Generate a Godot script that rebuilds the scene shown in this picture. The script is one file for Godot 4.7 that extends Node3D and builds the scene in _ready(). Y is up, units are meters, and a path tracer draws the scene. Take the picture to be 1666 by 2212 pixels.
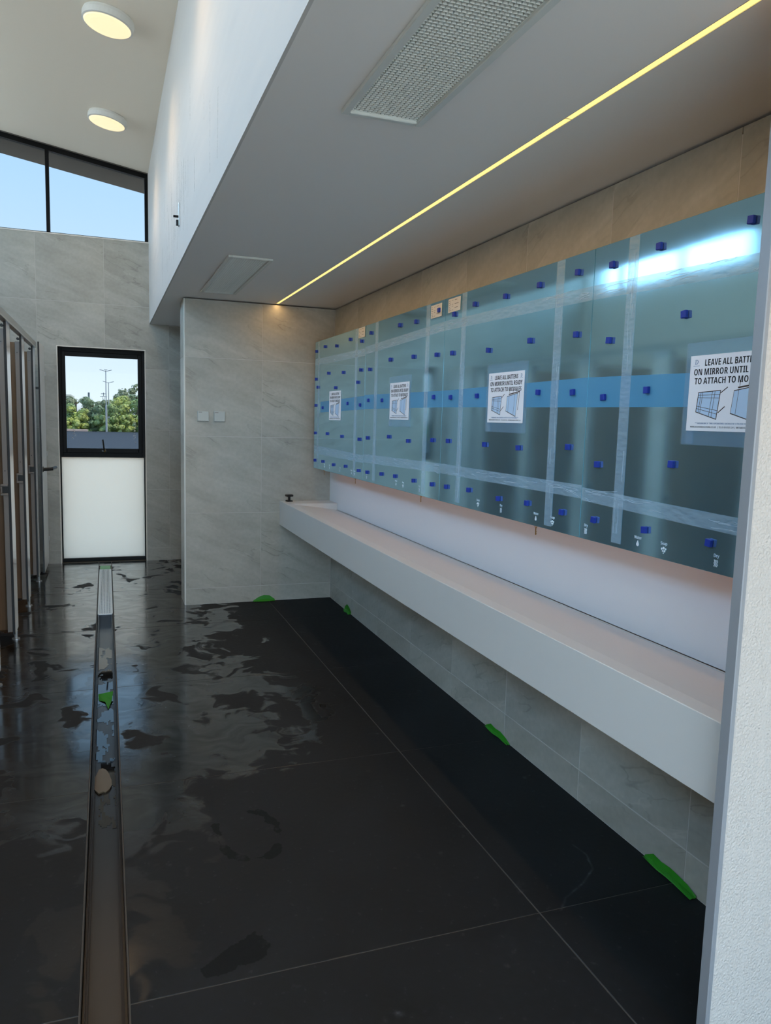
extends Node3D

# ---------------------------------------------------------------- measures (metres)
const XW := 1.764      # tiled wall behind the trough
const ZP := -6.11      # tiled partition
const XP := 0.567      # its free end
const ZF := -8.119     # far wall
const HC := 2.39       # low ceiling
const XB := 0.4235     # bulkhead face
const XL := -2.35      # wall behind the cubicles
const ZB := 1.2        # wall behind the camera
const XC := -0.571     # cubicle fronts
const XM := 1.571      # mirror faces
const DX0 := -0.083    # drain
const DX1 := 0.033

var M := {}
var taken := {}
var rng := RandomNumberGenerator.new()

# ---------------------------------------------------------------- helpers
func numbered(n: String) -> String:
	if not taken.has(n):
		taken[n] = 0
		return n
	taken[n] += 1
	return "%s_%03d" % [n, taken[n]]

func tag(o: Node, label: String, category := "", group := "", kind := "") -> Node:
	if label != "": o.set_meta("label", label)
	if category != "": o.set_meta("category", category)
	if group != "": o.set_meta("group", group)
	if kind != "": o.set_meta("kind", kind)
	return o

func thing(called: String, at: Vector3, label: String, category: String, group := "", turn := 0.0) -> Node3D:
	var o := Node3D.new()
	o.name = numbered(called)
	add_child(o)
	o.position = at
	o.rotation.y = turn
	tag(o, label, category, group)
	return o

func put(called: String, mesh: Mesh, mat: Material, parent: Node = null, at := Vector3.ZERO) -> MeshInstance3D:
	var o := MeshInstance3D.new()
	o.mesh = mesh
	o.material_override = mat
	if parent == null:
		o.name = numbered(called)
		add_child(o)
	else:
		o.name = called
		parent.add_child(o, true)
	o.position = at
	return o

func structure(called: String, mesh: Mesh, mat: Material, label := "") -> MeshInstance3D:
	var o := put(called, mesh, mat)
	tag(o, label, "", "", "structure")
	return o

func begin() -> SurfaceTool:
	var st := SurfaceTool.new()
	st.begin(Mesh.PRIMITIVE_TRIANGLES)
	st.set_smooth_group(-1)
	return st

func done(st: SurfaceTool) -> ArrayMesh:
	st.generate_normals()
	return st.commit()

# a triangle whose front looks away from c
func tri(st: SurfaceTool, a: Vector3, b: Vector3, d: Vector3, c: Vector3) -> void:
	var n := (b - a).cross(d - a)
	if n.dot((a + b + d) / 3.0 - c) > 0.0:
		var t := b
		b = d
		d = t
	st.add_vertex(a)
	st.add_vertex(b)
	st.add_vertex(d)

func quad(st: SurfaceTool, a: Vector3, b: Vector3, d: Vector3, e: Vector3, c: Vector3) -> void:
	tri(st, a, b, d, c)
	tri(st, a, d, e, c)

# box with chamfered edges
func add_box(st: SurfaceTool, at: Vector3, size: Vector3, cut := 0.0, turned := Basis.IDENTITY) -> void:
	var h := size * 0.5
	if cut <= 0.0:
		var p := []
		for i in 8:
			p.append(at + turned * Vector3(h.x if i & 1 else -h.x, h.y if i & 2 else -h.y, h.z if i & 4 else -h.z))
		for f in [[0, 1, 3, 2], [4, 5, 7, 6], [0, 1, 5, 4], [2, 3, 7, 6], [0, 2, 6, 4], [1, 3, 7, 5]]:
			quad(st, p[f[0]], p[f[1]], p[f[2]], p[f[3]], at)
		return
	var k: float = minf(cut, minf(h.x, minf(h.y, h.z)) * 0.9)
	var v := {}
	for i in 8:
		var s := Vector3(1 if i & 1 else -1, 1 if i & 2 else -1, 1 if i & 4 else -1)
		for ax in 3:
			var q := Vector3((h.x - k) * s.x, (h.y - k) * s.y, (h.z - k) * s.z)
			q[ax] = h[ax] * s[ax]
			v[i * 3 + ax] = at + turned * q
		tri(st, v[i * 3], v[i * 3 + 1], v[i * 3 + 2], at)
	for ax in 3:
		var b1 := 1 << ((ax + 1) % 3)
		var b2 := 1 << ((ax + 2) % 3)
		for s in 2:
			var o: int = (1 << ax) if s else 0
			quad(st, v[o * 3 + ax], v[(o | b1) * 3 + ax], v[(o | b1 | b2) * 3 + ax], v[(o | b2) * 3 + ax], at)
		# edges along axis ax
		for s1 in 2:
			for s2 in 2:
				var o2: int = (b1 if s1 else 0) | (b2 if s2 else 0)
				var a1 := (ax + 1) % 3
				var a2 := (ax + 2) % 3
				var lo := o2
				var hi := o2 | (1 << ax)
				quad(st, v[lo * 3 + a1], v[hi * 3 + a1], v[hi * 3 + a2], v[lo * 3 + a2], at)

func box(size: Vector3, cut := 0.0, at := Vector3.ZERO) -> ArrayMesh:
	var st := begin()
	add_box(st, at, size, cut)
	return done(st)

func add_span(st: SurfaceTool, a: Vector3, b: Vector3, cut := 0.0) -> void:
	add_box(st, (a + b) * 0.5, (b - a).abs(), cut)

func span(a: Vector3, b: Vector3, cut := 0.0) -> ArrayMesh:
	var st := begin()
	add_span(st, a, b, cut)
	return done(st)

# slab [a0,a1] x [b0,b1] with rectangular holes, as boxes; make(a0, a1, b0, b1) adds one
func holed(a0: float, a1: float, b0: float, b1: float, holes: Array, make: Callable) -> void:
	var aa := [a0, a1]
	for h in holes:
		for v in [h[0], h[1]]:
			if v > a0 and v < a1: aa.append(v)
	aa.sort()
	for i in aa.size() - 1:
		if aa[i + 1] - aa[i] < 1e-5: continue
		var mid: float = (aa[i] + aa[i + 1]) / 2.0
		var cuts := []
		for h in holes:
			if mid > h[0] and mid < h[1]: cuts.append([h[2], h[3]])
		cuts.sort_custom(func(p, q): return p[0] < q[0])
		var at := b0
		for c in cuts:
			if c[0] > at: make.call(aa[i], aa[i + 1], at, c[0])
			at = maxf(at, c[1])
		if at < b1: make.call(aa[i], aa[i + 1], at, b1)

# a flat outline (Vector2) as a slab: p(x, y, depth) turns it into space
func add_outline(st: SurfaceTool, outline: PackedVector2Array, t0: float, t1: float, p: Callable) -> void:
	var ids := Geometry2D.triangulate_polygon(outline)
	var c2 := Vector2.ZERO
	for q in outline: c2 += q
	c2 /= outline.size()
	var f0: Vector3 = p.call(c2.x, c2.y, t0)
	var f1: Vector3 = p.call(c2.x, c2.y, t1)
	var away := (f1 - f0)
	for i in range(0, ids.size(), 3):
		var a := outline[ids[i]]
		var b := outline[ids[i + 1]]
		var d := outline[ids[i + 2]]
		var a0: Vector3 = p.call(a.x, a.y, t0)
		tri(st, a0, p.call(b.x, b.y, t0), p.call(d.x, d.y, t0), a0 + away)
		var a1: Vector3 = p.call(a.x, a.y, t1)
		tri(st, a1, p.call(b.x, b.y, t1), p.call(d.x, d.y, t1), a1 - away)
	var cw := Geometry2D.is_polygon_clockwise(outline)
	for i in outline.size():
		var a := outline[i]
		var b := outline[(i + 1) % outline.size()]
		var e := (b - a).normalized()
		var inward := Vector2(e.y, -e.x) if cw else Vector2(-e.y, e.x)
		inward = -inward if false else inward
		var m := (a + b) * 0.5 + inward * -0.001
		var n := (a + b) * 0.5 + inward * 0.001
		# pick the side that lies inside
		var ins := n if Geometry2D.is_point_in_polygon(n, outline) else m
		quad(st, p.call(a.x, a.y, t0), p.call(b.x, b.y, t0), p.call(b.x, b.y, t1), p.call(a.x, a.y, t1), p.call(ins.x, ins.y, (t0 + t1) / 2.0))

# lathe: profile of Vector2(radius, height)
func add_lathe(st: SurfaceTool, prof: Array, sides: int, at := Vector3.ZERO, turned := Basis.IDENTITY) -> void:
	for i in prof.size() - 1:
		var p: Vector2 = prof[i]
		var q: Vector2 = prof[i + 1]
		var e := (q - p)
		var nrm := Vector2(e.y, -e.x)   # outward for profiles that run upwards
		for s in sides:
			var t0 := TAU * s / sides
			var t1 := TAU * (s + 1) / sides
			var a := at + turned * Vector3(p.x * cos(t0), p.y, p.x * sin(t0))
			var b := at + turned * Vector3(p.x * cos(t1), p.y, p.x * sin(t1))
			var c := at + turned * Vector3(q.x * cos(t1), q.y, q.x * sin(t1))
			var d := at + turned * Vector3(q.x * cos(t0), q.y, q.x * sin(t0))
			var tm := (t0 + t1) / 2.0
			var out := turned * Vector3(nrm.x * cos(tm), nrm.y, nrm.x * sin(tm))
			var inside := (a + b + c + d) / 4.0 - out.normalized() * 0.01
			if p.x > 1e-6: tri(st, a, b, c, inside)
			if q.x > 1e-6: tri(st, a, c, d, inside)

func add_rod(st: SurfaceTool, a: Vector3, b: Vector3, r: float, sides := 10) -> void:
	var up := (b - a).normalized()
	var side := up.cross(Vector3.RIGHT if absf(up.x) < 0.9 else Vector3.UP).normalized()
	add_lathe(st, [Vector2(0, 0), Vector2(r, 0), Vector2(r, (b - a).length()), Vector2(0, (b - a).length())], sides, a, Basis(side, up, side.cross(up)))

func rod(a: Vector3, b: Vector3, r: float, sides := 10) -> ArrayMesh:
	var st := begin()
	add_rod(st, a, b, r, sides)
	return done(st)

# ---------------------------------------------------------------- materials
func lin(r: float, g: float, b: float) -> Color:
	return Color(r, g, b).linear_to_srgb()

func mat(called: String, color: Color, rough := 0.5, metal := 0.0, spec := 0.5) -> StandardMaterial3D:
	var m := StandardMaterial3D.new()
	m.resource_name = called
	m.albedo_color = color
	m.roughness = rough
	m.metallic = metal
	m.metallic_specular = spec
	M[called] = m
	return m

func noise(freq: float, octaves := 4, sd := 1, kind := FastNoiseLite.TYPE_SIMPLEX_SMOOTH) -> FastNoiseLite:
	var n := FastNoiseLite.new()
	n.noise_type = kind
	n.seed = sd
	n.frequency = freq
	n.fractal_octaves = octaves
	return n

func tex_of(im: Image) -> ImageTexture:
	return ImageTexture.create_from_image(im)

func grey_noise(size: int, freq: float, octaves: int, sd: int, lo := 0.0, hi := 1.0) -> ImageTexture:
	var im := noise(freq, octaves, sd).get_seamless_image(size, size)
	im.convert(Image.FORMAT_L8)
	var d := im.get_data()
	for i in d.size():
		d[i] = int(clampf(lo * 255.0 + (hi - lo) * d[i], 0, 255))
	return tex_of(Image.create_from_data(size, size, false, Image.FORMAT_L8, d))

# pale grey stone with slanting veins; spans 1.8 m
func stone_texture() -> ImageTexture:
	var n := 768
	var big := noise(0.004, 4, 11)
	var vein := noise(0.011, 5, 12)
	var fine := noise(0.06, 3, 13)
	var crack := noise(0.010, 4, 14)
	var d := PackedByteArray()
	d.resize(n * n * 3)
	for y in n:
		for x in n:
			var fx := float(x)
			var fy := float(y)
			var w := big.get_noise_2d(fx, fy)
			# coordinates stretched along a falling diagonal
			var u := (fx * 0.94 + fy * 0.34) * 0.32 + w * 26.0
			var v := (fy * 0.94 - fx * 0.34) * 1.7 + w * 34.0
			var s := vein.get_noise_2d(u, v)
			var c := 1.0 - minf(1.0, absf(crack.get_noise_2d(u + 300.0, v * 0.8)) * 16.0)
			c *= clampf(big.get_noise_2d(fx + 900.0, fy) * 2.2 + 0.15, 0.0, 1.0)
			var f := fine.get_noise_2d(fx, fy)
			var g := 0.675 + 0.048 * s + 0.05 * w + 0.022 * f
			g += (0.04 if s > 0.0 else -0.09) * c
			var i := (y * n + x) * 3
			d[i] = int(clampf(g * 255.0, 0, 255))
			d[i + 1] = int(clampf((g * 0.985) * 255.0, 0, 255))
			d[i + 2] = int(clampf((g * (0.925 + 0.012 * s)) * 255.0, 0, 255))
	return tex_of(Image.create_from_data(n, n, false, Image.FORMAT_RGB8, d))

# the floor from above: x from -0.75 to 1.85, z from -8.2 to -0.6
const FX0 := -0.75
const FXS := 2.6
const FZ0 := -8.2
const FZS := 7.6

func line_d(p: Vector2, pts: Array) -> float:
	var best := 9.0
	for i in pts.size() - 1:
		best = minf(best, p.distance_to(Geometry2D.get_closest_point_to_segment(p, pts[i], pts[i + 1])))
	return best

func floor_maps() -> Array:
	var w := 1024
	var h := 2048
	var blot := noise(1.0, 4, 21)
	var warp := noise(2.2, 3, 22)
	var film := noise(3.1, 5, 23)
	var tiny := noise(26.0, 3, 24)
	var cloud := noise(1.6, 5, 25)
	var alb := PackedByteArray()
	alb.resize(w * h * 3)
	var rgh := PackedByteArray()
	rgh.resize(w * h)
	var hgt := PackedByteArray()
	hgt.resize(w * h)
	var scuff := [Vector2(1.56, -2.19), Vector2(1.57, -2.12), Vector2(1.54, -2.04), Vector2(1.46, -1.98), Vector2(1.36, -1.93), Vector2(1.31, -1.88)]
	var pools := [[0.30, -3.44, 0.17, 0.12], [0.40, -3.87, 0.18, 0.08], [-0.33, -3.25, 0.16, 0.10], [-0.42, -3.60, 0.20, 0.08], [0.66, -3.40, 0.10, 0.12]]
	var cot := PackedByteArray()
	cot.resize(w * h)
	for j in h:
		var z := FZ0 + FZS * (j + 0.5) / h
		for i in w:
			var x := FX0 + FXS * (i + 0.5) / w
			var wx := x + 0.10 * warp.get_noise_2d(x, z)
			var wz := z + 0.16 * warp.get_noise_2d(x + 40.0, z)
			var b := blot.get_noise_2d(wx * 2.6, wz * 1.5)
			var f := film.get_noise_2d(wx, wz * 0.8)
			var t := tiny.get_noise_2d(x, z)
			var c := cloud.get_noise_2d(x, z)
			# how far from the drain water has been spread by mopping
			var wet_cut := 0.0
			var reach := 0.95
			if z > -3.4: reach = lerpf(0.95, 0.45, clampf((z + 3.4) / 0.7, 0.0, 1.0))
			if z > -2.9: wet_cut = clampf((z + 2.9) / 0.4, 0.0, 1.0)
			if z > -2.6: reach = lerpf(0.45, 0.30, clampf((z + 2.6) / 0.5, 0.0, 1.0))
			var off := absf(x + 0.025) / reach
			var streak := film.get_noise_2d(wx * 1.3 + 15.0, wz * 3.4)
			var wet := 0.75 * b + 0.55 * f + 0.35 * streak + 0.16 - 0.38 * wet_cut - 0.60 * off * off
			# single marks: a round wet ring, a footprint, a dribble
			var ring := Vector2((x - 0.465) / 0.11, (z + 2.61) / 0.165)
			var rd := absf(ring.length() - 1.0) * 0.11
			var mark := 0.0
			if rd < 0.008 + 0.045 * film.get_noise_2d(x * 2.0, z * 2.0): mark = 1.0
			var foot := Vector2((x - 0.32) / 0.085, (z + 1.99 + 0.3 * (x - 0.32)) / 0.045)
			if foot.length() < 1.0 + 0.9 * film.get_noise_2d(x * 2.2, z * 2.2): mark = 1.0
			if z > -4.15 and z < -3.0 and x < 0.9:
				for pd in pools:
					var pv := Vector2((x - pd[0]) / pd[2], (z - pd[1]) / pd[3])
					if pv.length() < 1.0 + 1.1 * f: wet = maxf(wet, 0.30 - 0.08 * pv.length())
			if z > -2.75: wet = minf(wet, 0.17)
			var puddle := smoothstep(0.20, 0.25, wet)
			var damp := smoothstep(-0.32, -0.16, wet)
			var r := 0.68 + 0.06 * c + 0.05 * t
			r = lerpf(r, lerpf(0.20 + 0.15 * streak, 0.50, wet_cut) + 0.04 * t, damp)
			r = lerpf(r, 0.09, puddle)
			var g := 0.112 + 0.030 * c + 0.020 * t
			if t > 0.62: g += 0.05
			g *= 1.0 - 0.40 * mark
			r += 0.12 * mark
			g *= lerpf(1.0, 0.80, damp)
			g *= lerpf(1.0, 0.82, puddle)
			# pale scuffs and plaster dust
			var sc := 0.0
			if x > 1.2 and z > -2.3 and z < -1.8:
				sc = clampf(1.0 - line_d(Vector2(x, z), scuff) / 0.006, 0.0, 1.0) * (0.7 + 0.6 * t)
			var dust := clampf((film.get_noise_2d(x * 2.1 + 70.0, z * 2.1) - 0.50) * 5.0, 0.0, 1.0) * (1.0 - damp)
			g += 0.16 * maxf(sc, 0.0) + 0.10 * dust * (0.5 + t)
			r = lerpf(r, 0.65, clampf(sc + dust, 0.0, 1.0))
			var k := j * w + i
			alb[k * 3] = int(clampf(g * 0.96 * 255.0, 0, 255))
			alb[k * 3 + 1] = int(clampf(g * 0.985 * 255.0, 0, 255))
			alb[k * 3 + 2] = int(clampf(g * 1.04 * 255.0, 0, 255))
			rgh[k] = int(clampf(r * 255.0, 0, 255))
			cot[k] = int(clampf(damp * (0.75 + 0.5 * streak) * (1.0 - 0.75 * wet_cut) * 255.0, 0, 255))
			hgt[k] = int(clampf((0.5 + (0.30 * t + 0.25 * c) * (1.0 - 0.93 * puddle)) * 255.0, 0, 255))
	return [tex_of(Image.create_from_data(w, h, false, Image.FORMAT_RGB8, alb)), tex_of(Image.create_from_data(w, h, false, Image.FORMAT_L8, rgh)), tex_of(Image.create_from_data(w, h, false, Image.FORMAT_L8, hgt)), tex_of(Image.create_from_data(w, h, false, Image.FORMAT_L8, cot))]

func wood_texture() -> ImageTexture:
	var n := 256
	var a := noise(0.02, 4, 31)
	var b := noise(0.12, 2, 32)
	var im := Image.create(n, n, false, Image.FORMAT_RGB8)
	for y in n:
		for x in n:
			var g := a.get_noise_2d(x * 3.0, y * 0.16) * 0.5 + b.get_noise_2d(x * 2.0, y * 0.1) * 0.25
			im.set_pixel(x, y, Color(0.52 + 0.10 * g, 0.385 + 0.085 * g, 0.255 + 0.065 * g))
	return tex_of(im)

# hand smears and scrapes on the bulkhead: across 10 m of its length and 2 m of its height
func smear_texture() -> ImageTexture:
	var im := Image.create(2048, 512, false, Image.FORMAT_RGB8)
	im.fill(Color.WHITE)
	for k in 90:
		var z := -5.1 + rng.randfn() * 0.75
		var y := 2.45 + absf(rng.randfn()) * 0.28
		var length := rng.randf_range(0.04, 0.30)
		var tone := rng.randf_range(0.62, 0.96)
		var wide := rng.randi_range(1, 4)
		var steps := int(length * 256)
		var x := -z / 10.0 * 2048.0
		for i in steps:
			x += rng.randf_range(-0.3, 0.3)
			var row := int(fposmod(-(y + length * i / steps) / 2.0, 1.0) * 512.0)
			for w in wide:
				if rng.randf() < 0.75:
					var col := posmod(int(x) + w, 2048)
					var c := im.get_pixel(col, row).r * lerpf(1.0, tone, rng.randf())
					im.set_pixel(col, row, Color(c, c, c * 0.99))
	return tex_of(im)

func make_materials() -> void:
	var stone := stone_texture()
	var relief := grey_noise(256, 0.02, 4, 41)
	for k in 8:
		var m := mat("stone_%d" % k, Color.WHITE, 0.42)
		m.albedo_texture = stone
		m.uv1_triplanar = true
		m.uv1_scale = Vector3.ONE / 1.8
		m.uv1_offset = Vector3([0.2, 0.5, 0.78][k % 3], [0.22, 0.36, 0.5, 0.64, 0.78][k % 5], [0.5, 0.78, 0.22, 0.64][k % 4])
		var s := 1.0 - 0.022 * (k % 3)
		m.albedo_color = Color(s, s, s)
		m.heightmap_enabled = true
		m.heightmap_texture = relief
		m.heightmap_scale = 0.10
	mat("grout", Color(0.76, 0.75, 0.73), 0.85)
	var fm := floor_maps()
	var fl := mat("slate", Color.WHITE, 1.0, 0.0, 0.34)
	fl.albedo_texture = fm[0]
	fl.roughness_texture = fm[1]
	fl.heightmap_enabled = true
	fl.heightmap_texture = fm[2]
	fl.heightmap_scale = 0.06
	fl.clearcoat_enabled = true
	fl.clearcoat = 1.0
	fl.clearcoat_roughness = 0.16
	fl.clearcoat_texture = fm[3]
	fl.uv1_triplanar = true
	fl.uv1_world_triplanar = true
	fl.uv1_triplanar_sharpness = 8.0
	fl.uv1_scale = Vector3(1.0 / FXS, 1.0, 1.0 / FZS)
	fl.uv1_offset = Vector3(-FX0 / FXS, 0.0, -FZ0 / FZS)
	mat("floor_grout", Color(0.31, 0.29, 0.27), 0.85)
	mat("paint", Color(0.90, 0.875, 0.835), 0.5)
	var bp := mat("bulkhead_paint", Color(0.81, 0.797, 0.78), 0.58)
	bp.heightmap_enabled = true
	bp.heightmap_texture = grey_noise(256, 0.03, 3, 43)
	bp.heightmap_scale = 0.5
	bp.albedo_texture = smear_texture()
	bp.uv1_triplanar = true
	bp.uv1_world_triplanar = true
	bp.uv1_scale = Vector3(0.1, 0.5, 0.1)
	mat("soffit_paint", Color(0.94, 0.925, 0.91), 0.6)
	mat("ceiling_paint", Color(0.98, 0.94, 0.875), 0.55)
	mat("blockwork", Color(0.62, 0.61, 0.60), 0.8)
	var pl := mat("rough_plaster", Color(0.79, 0.75, 0.715), 0.75)
	pl.heightmap_enabled = true
	pl.heightmap_texture = grey_noise(512, 0.08, 3, 42)
	pl.heightmap_scale = 0.32
	pl.uv1_triplanar = true
	pl.uv1_world_triplanar = true
	pl.uv1_scale = Vector3.ONE * 2.6
	mat("bead", Color(0.60, 0.60, 0.61), 0.45, 0.2)
	mat("solid_surface", Color(0.84, 0.818, 0.795), 0.38)
	mat("splash", Color(0.86, 0.855, 0.86), 0.32)
	mat("black", Color(0.035, 0.035, 0.038), 0.45)
	mat("black_plastic", Color(0.06, 0.06, 0.06), 0.4)
	mat("laminate", Color(0.95, 0.945, 0.935), 0.22)
	var wd := mat("wood", Color(0.92, 0.92, 0.92), 0.45)
	wd.albedo_texture = wood_texture()
	wd.uv1_triplanar = true
	wd.uv1_scale = Vector3.ONE * 1.2
	mat("aluminium", Color(0.78, 0.78, 0.77), 0.35, 0.75)
	mat("stop_grey", Color(0.52, 0.49, 0.47), 0.45)
	mat("steel", Color(0.66, 0.67, 0.69), 0.22, 1.0)
	mat("brushed_steel", Color(0.17, 0.175, 0.185), 0.30, 0.4)
	mat("dark_steel", Color(0.18, 0.18, 0.19), 0.35, 0.8)
	mat("frame_black", Color(0.03, 0.032, 0.036), 0.5, 0.0, 0.3)
	var gl := mat("glass", Color(0.9, 0.96, 0.95, 0.04), 0.01)
	gl.transparency = BaseMaterial3D.TRANSPARENCY_ALPHA
	var tg := mat("sky_dimming_glass", Color(0.03, 0.04, 0.04, 0.645), 0.01, 0.0, 0.12)  # dark tint put in to dim the bright sky seen through these panes
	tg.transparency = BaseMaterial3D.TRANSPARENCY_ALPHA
	var fr := mat("frosted", Color(0.69, 0.62, 0.55), 0.5)
	fr.backlight_enabled = true
	fr.backlight = lin(0.80, 0.72, 0.64)
	# protective film on mirror glass: a blurred, tinted mirror
	var mi := mat("mirror_film", Color(0.66, 0.86, 0.94), 1.0, 0.86)
	mi.roughness_texture = grey_noise(512, 0.006, 2, 51, 0.055, 0.095)
	mi.uv1_triplanar = true
	mi.uv1_scale = Vector3.ONE * 1.1
	mat("mirror_edge", Color(0.30, 0.62, 0.70), 0.15, 0.3)
	var bf := mat("blue_film", Color(0.42, 0.72, 0.88, 0.42), 0.30, 0.0)
	bf.transparency = BaseMaterial3D.TRANSPARENCY_ALPHA
	var tp := mat("clear_tape", Color(0.84, 0.92, 0.97, 0.17), 0.30)
	tp.transparency = BaseMaterial3D.TRANSPARENCY_ALPHA
	tp.heightmap_enabled = true
	tp.heightmap_texture = grey_noise(256, 0.03, 3, 52)
	tp.heightmap_scale = 0.5
	tp.uv1_triplanar = true
	tp.uv1_scale = Vector3(1.0, 5.0, 2.0)
	var cr := mat("tape_crease", Color(0.93, 0.97, 1.0, 0.38), 0.3)
	cr.transparency = BaseMaterial3D.TRANSPARENCY_ALPHA
	var sl := mat("plastic_sleeve", Color(0.70, 0.82, 0.92, 0.11), 0.30)
	sl.transparency = BaseMaterial3D.TRANSPARENCY_ALPHA
	mat("pad_blue", Color(0.06, 0.20, 0.62), 0.55)
	mat("carcass", Color(0.62, 0.60, 0.58), 0.6)
	mat("paper", Color(0.95, 0.95, 0.97), 0.7)
	mat("label_paper", Color(0.86, 0.84, 0.80), 0.7)
	mat("ink", Color(0.08, 0.08, 0.10), 0.7)
	mat("ink_blue", Color(0.22, 0.40, 0.58), 0.7)
	mat("ink_brown", Color(0.26, 0.19, 0.15), 0.7)
	mat("print_white", Color(0.92, 0.95, 0.98), 0.6)
	mat("diagram_blue", Color(0.74, 0.84, 0.94), 0.7)
	mat("brass", Color(0.62, 0.48, 0.24), 0.35, 0.9)
	var gt := mat("green_tape", Color(0.15, 0.52, 0.08), 0.55)
	gt.backlight_enabled = true
	gt.backlight = Color(0.10, 0.25, 0.06)
	mat("mint_tape", Color(0.50, 0.74, 0.56), 0.6)
	mat("switch_white", Color(0.84, 0.85, 0.83), 0.35)
	mat("switch_grey", Color(0.72, 0.73, 0.71), 0.35)
	mat("lamp_rim", Color(0.88, 0.88, 0.86), 0.3)
	var le := mat("lamp_glow", Color(0.9, 0.85, 0.7), 0.4)
	le.emission_enabled = true
	le.emission = Color(1.0, 0.90, 0.72)
	le.emission_energy_multiplier = 0.95
	var ls := mat("strip_glow", Color(0.9, 0.8, 0.5), 0.4)
	ls.emission_enabled = true
	ls.emission = Color(1.0, 0.88, 0.54)
	ls.emission_energy_multiplier = 1.35
	var uc := mat("under_glow", Color(0.9, 0.8, 0.6), 0.4)
	uc.emission_enabled = true
	uc.emission = Color(1.0, 0.72, 0.62)
	uc.emission_energy_multiplier = 0.5
	mat("eave", Color(0.50, 0.46, 0.42), 0.85)
	mat("paving", Color(0.74, 0.70, 0.65), 0.85)
	mat("tarmac", Color(0.19, 0.205, 0.25), 0.85)
	mat("grass_ground", Color(0.32, 0.40, 0.16), 0.9)
	mat("kerb", Color(0.78, 0.68, 0.64), 0.8)
	mat("galvanised", Color(0.72, 0.73, 0.74), 0.45, 0.4)
	mat("far_wall_grey", Color(0.74, 0.74, 0.74), 0.8)
	mat("far_blue", Color(0.12, 0.30, 0.68), 0.6)
	mat("far_steel", Color(0.42, 0.46, 0.52), 0.6)
	mat("bark", Color(0.30, 0.23, 0.17), 0.9)
	var lf := mat("leaf", Color.WHITE, 0.6)
	lf.vertex_color_use_as_albedo = true
	lf.backlight_enabled = true
	lf.backlight = Color(0.45, 0.55, 0.2)
	var wt := mat("water", Color(0.10, 0.10, 0.105), 0.03, 0.0)
	wt.refraction_enabled = false
	mat("mud", Color(0.38, 0.33, 0.26), 0.4)

# ---------------------------------------------------------------- setting
func tile_row_edges() -> Array:
	return [0.0, 0.13, 0.735, 1.34, 1.945, 2.55, 3.155]

func tile(parent: Node, a: Vector3, b: Vector3) -> void:
	var size := (b - a).abs()
	var key := "tile %.3f %.3f %.3f" % [size.x, size.y, size.z]
	if not M.has(key): M[key] = box(size, 0.0012)
	put("tile", M[key], M["stone_%d" % rng.randi_range(0, 7)], parent, (a + b) * 0.5)

func build_floor() -> void:
	var st := begin()
	holed(XL, 2.0, ZF - 0.3, ZB + 0.3, [[DX0, DX1, -7.92, ZB + 0.3]], func(x0, x1, z0, z1): add_span(st, Vector3(x0, -0.2, z0), Vector3(x1, -0.0012, z1)))
	add_span(st, Vector3(DX0 - 0.02, -0.25, -7.95), Vector3(DX1 + 0.02, -0.105, ZB + 0.3))
	var floor_ := structure("floor", done(st), M.floor_grout, "dark slate tiled floor, wet along the drain")
	var zs := [ZF, -7.94, -6.73, -5.52, -4.31, -3.10, -1.89, -0.68, 0.53, ZB]
	for cols in [[XL, -1.30, DX0 - 0.004], [DX1 + 0.004, 1.24, XW]]:
		for i in cols.size() - 1:
			for j in zs.size() - 1:
				var x0: float = cols[i] + (0.002 if i > 0 else 0.0)
				var x1: float = cols[i + 1] - (0.002 if i < cols.size() - 2 else 0.0)
				if cols[0] > 0 and zs[j] < ZP - 0.3 and i == 1: pass
				put("tile", span(Vector3(x0, -0.02, zs[j] + 0.0015), Vector3(x1, 0.0, zs[j + 1] - 0.0015), 0.001), M.slate, floor_)
	put("tile", span(Vector3(DX0, -0.02, ZF), Vector3(DX1, 0.0, -7.925), 0.001), M.slate, floor_)

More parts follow.
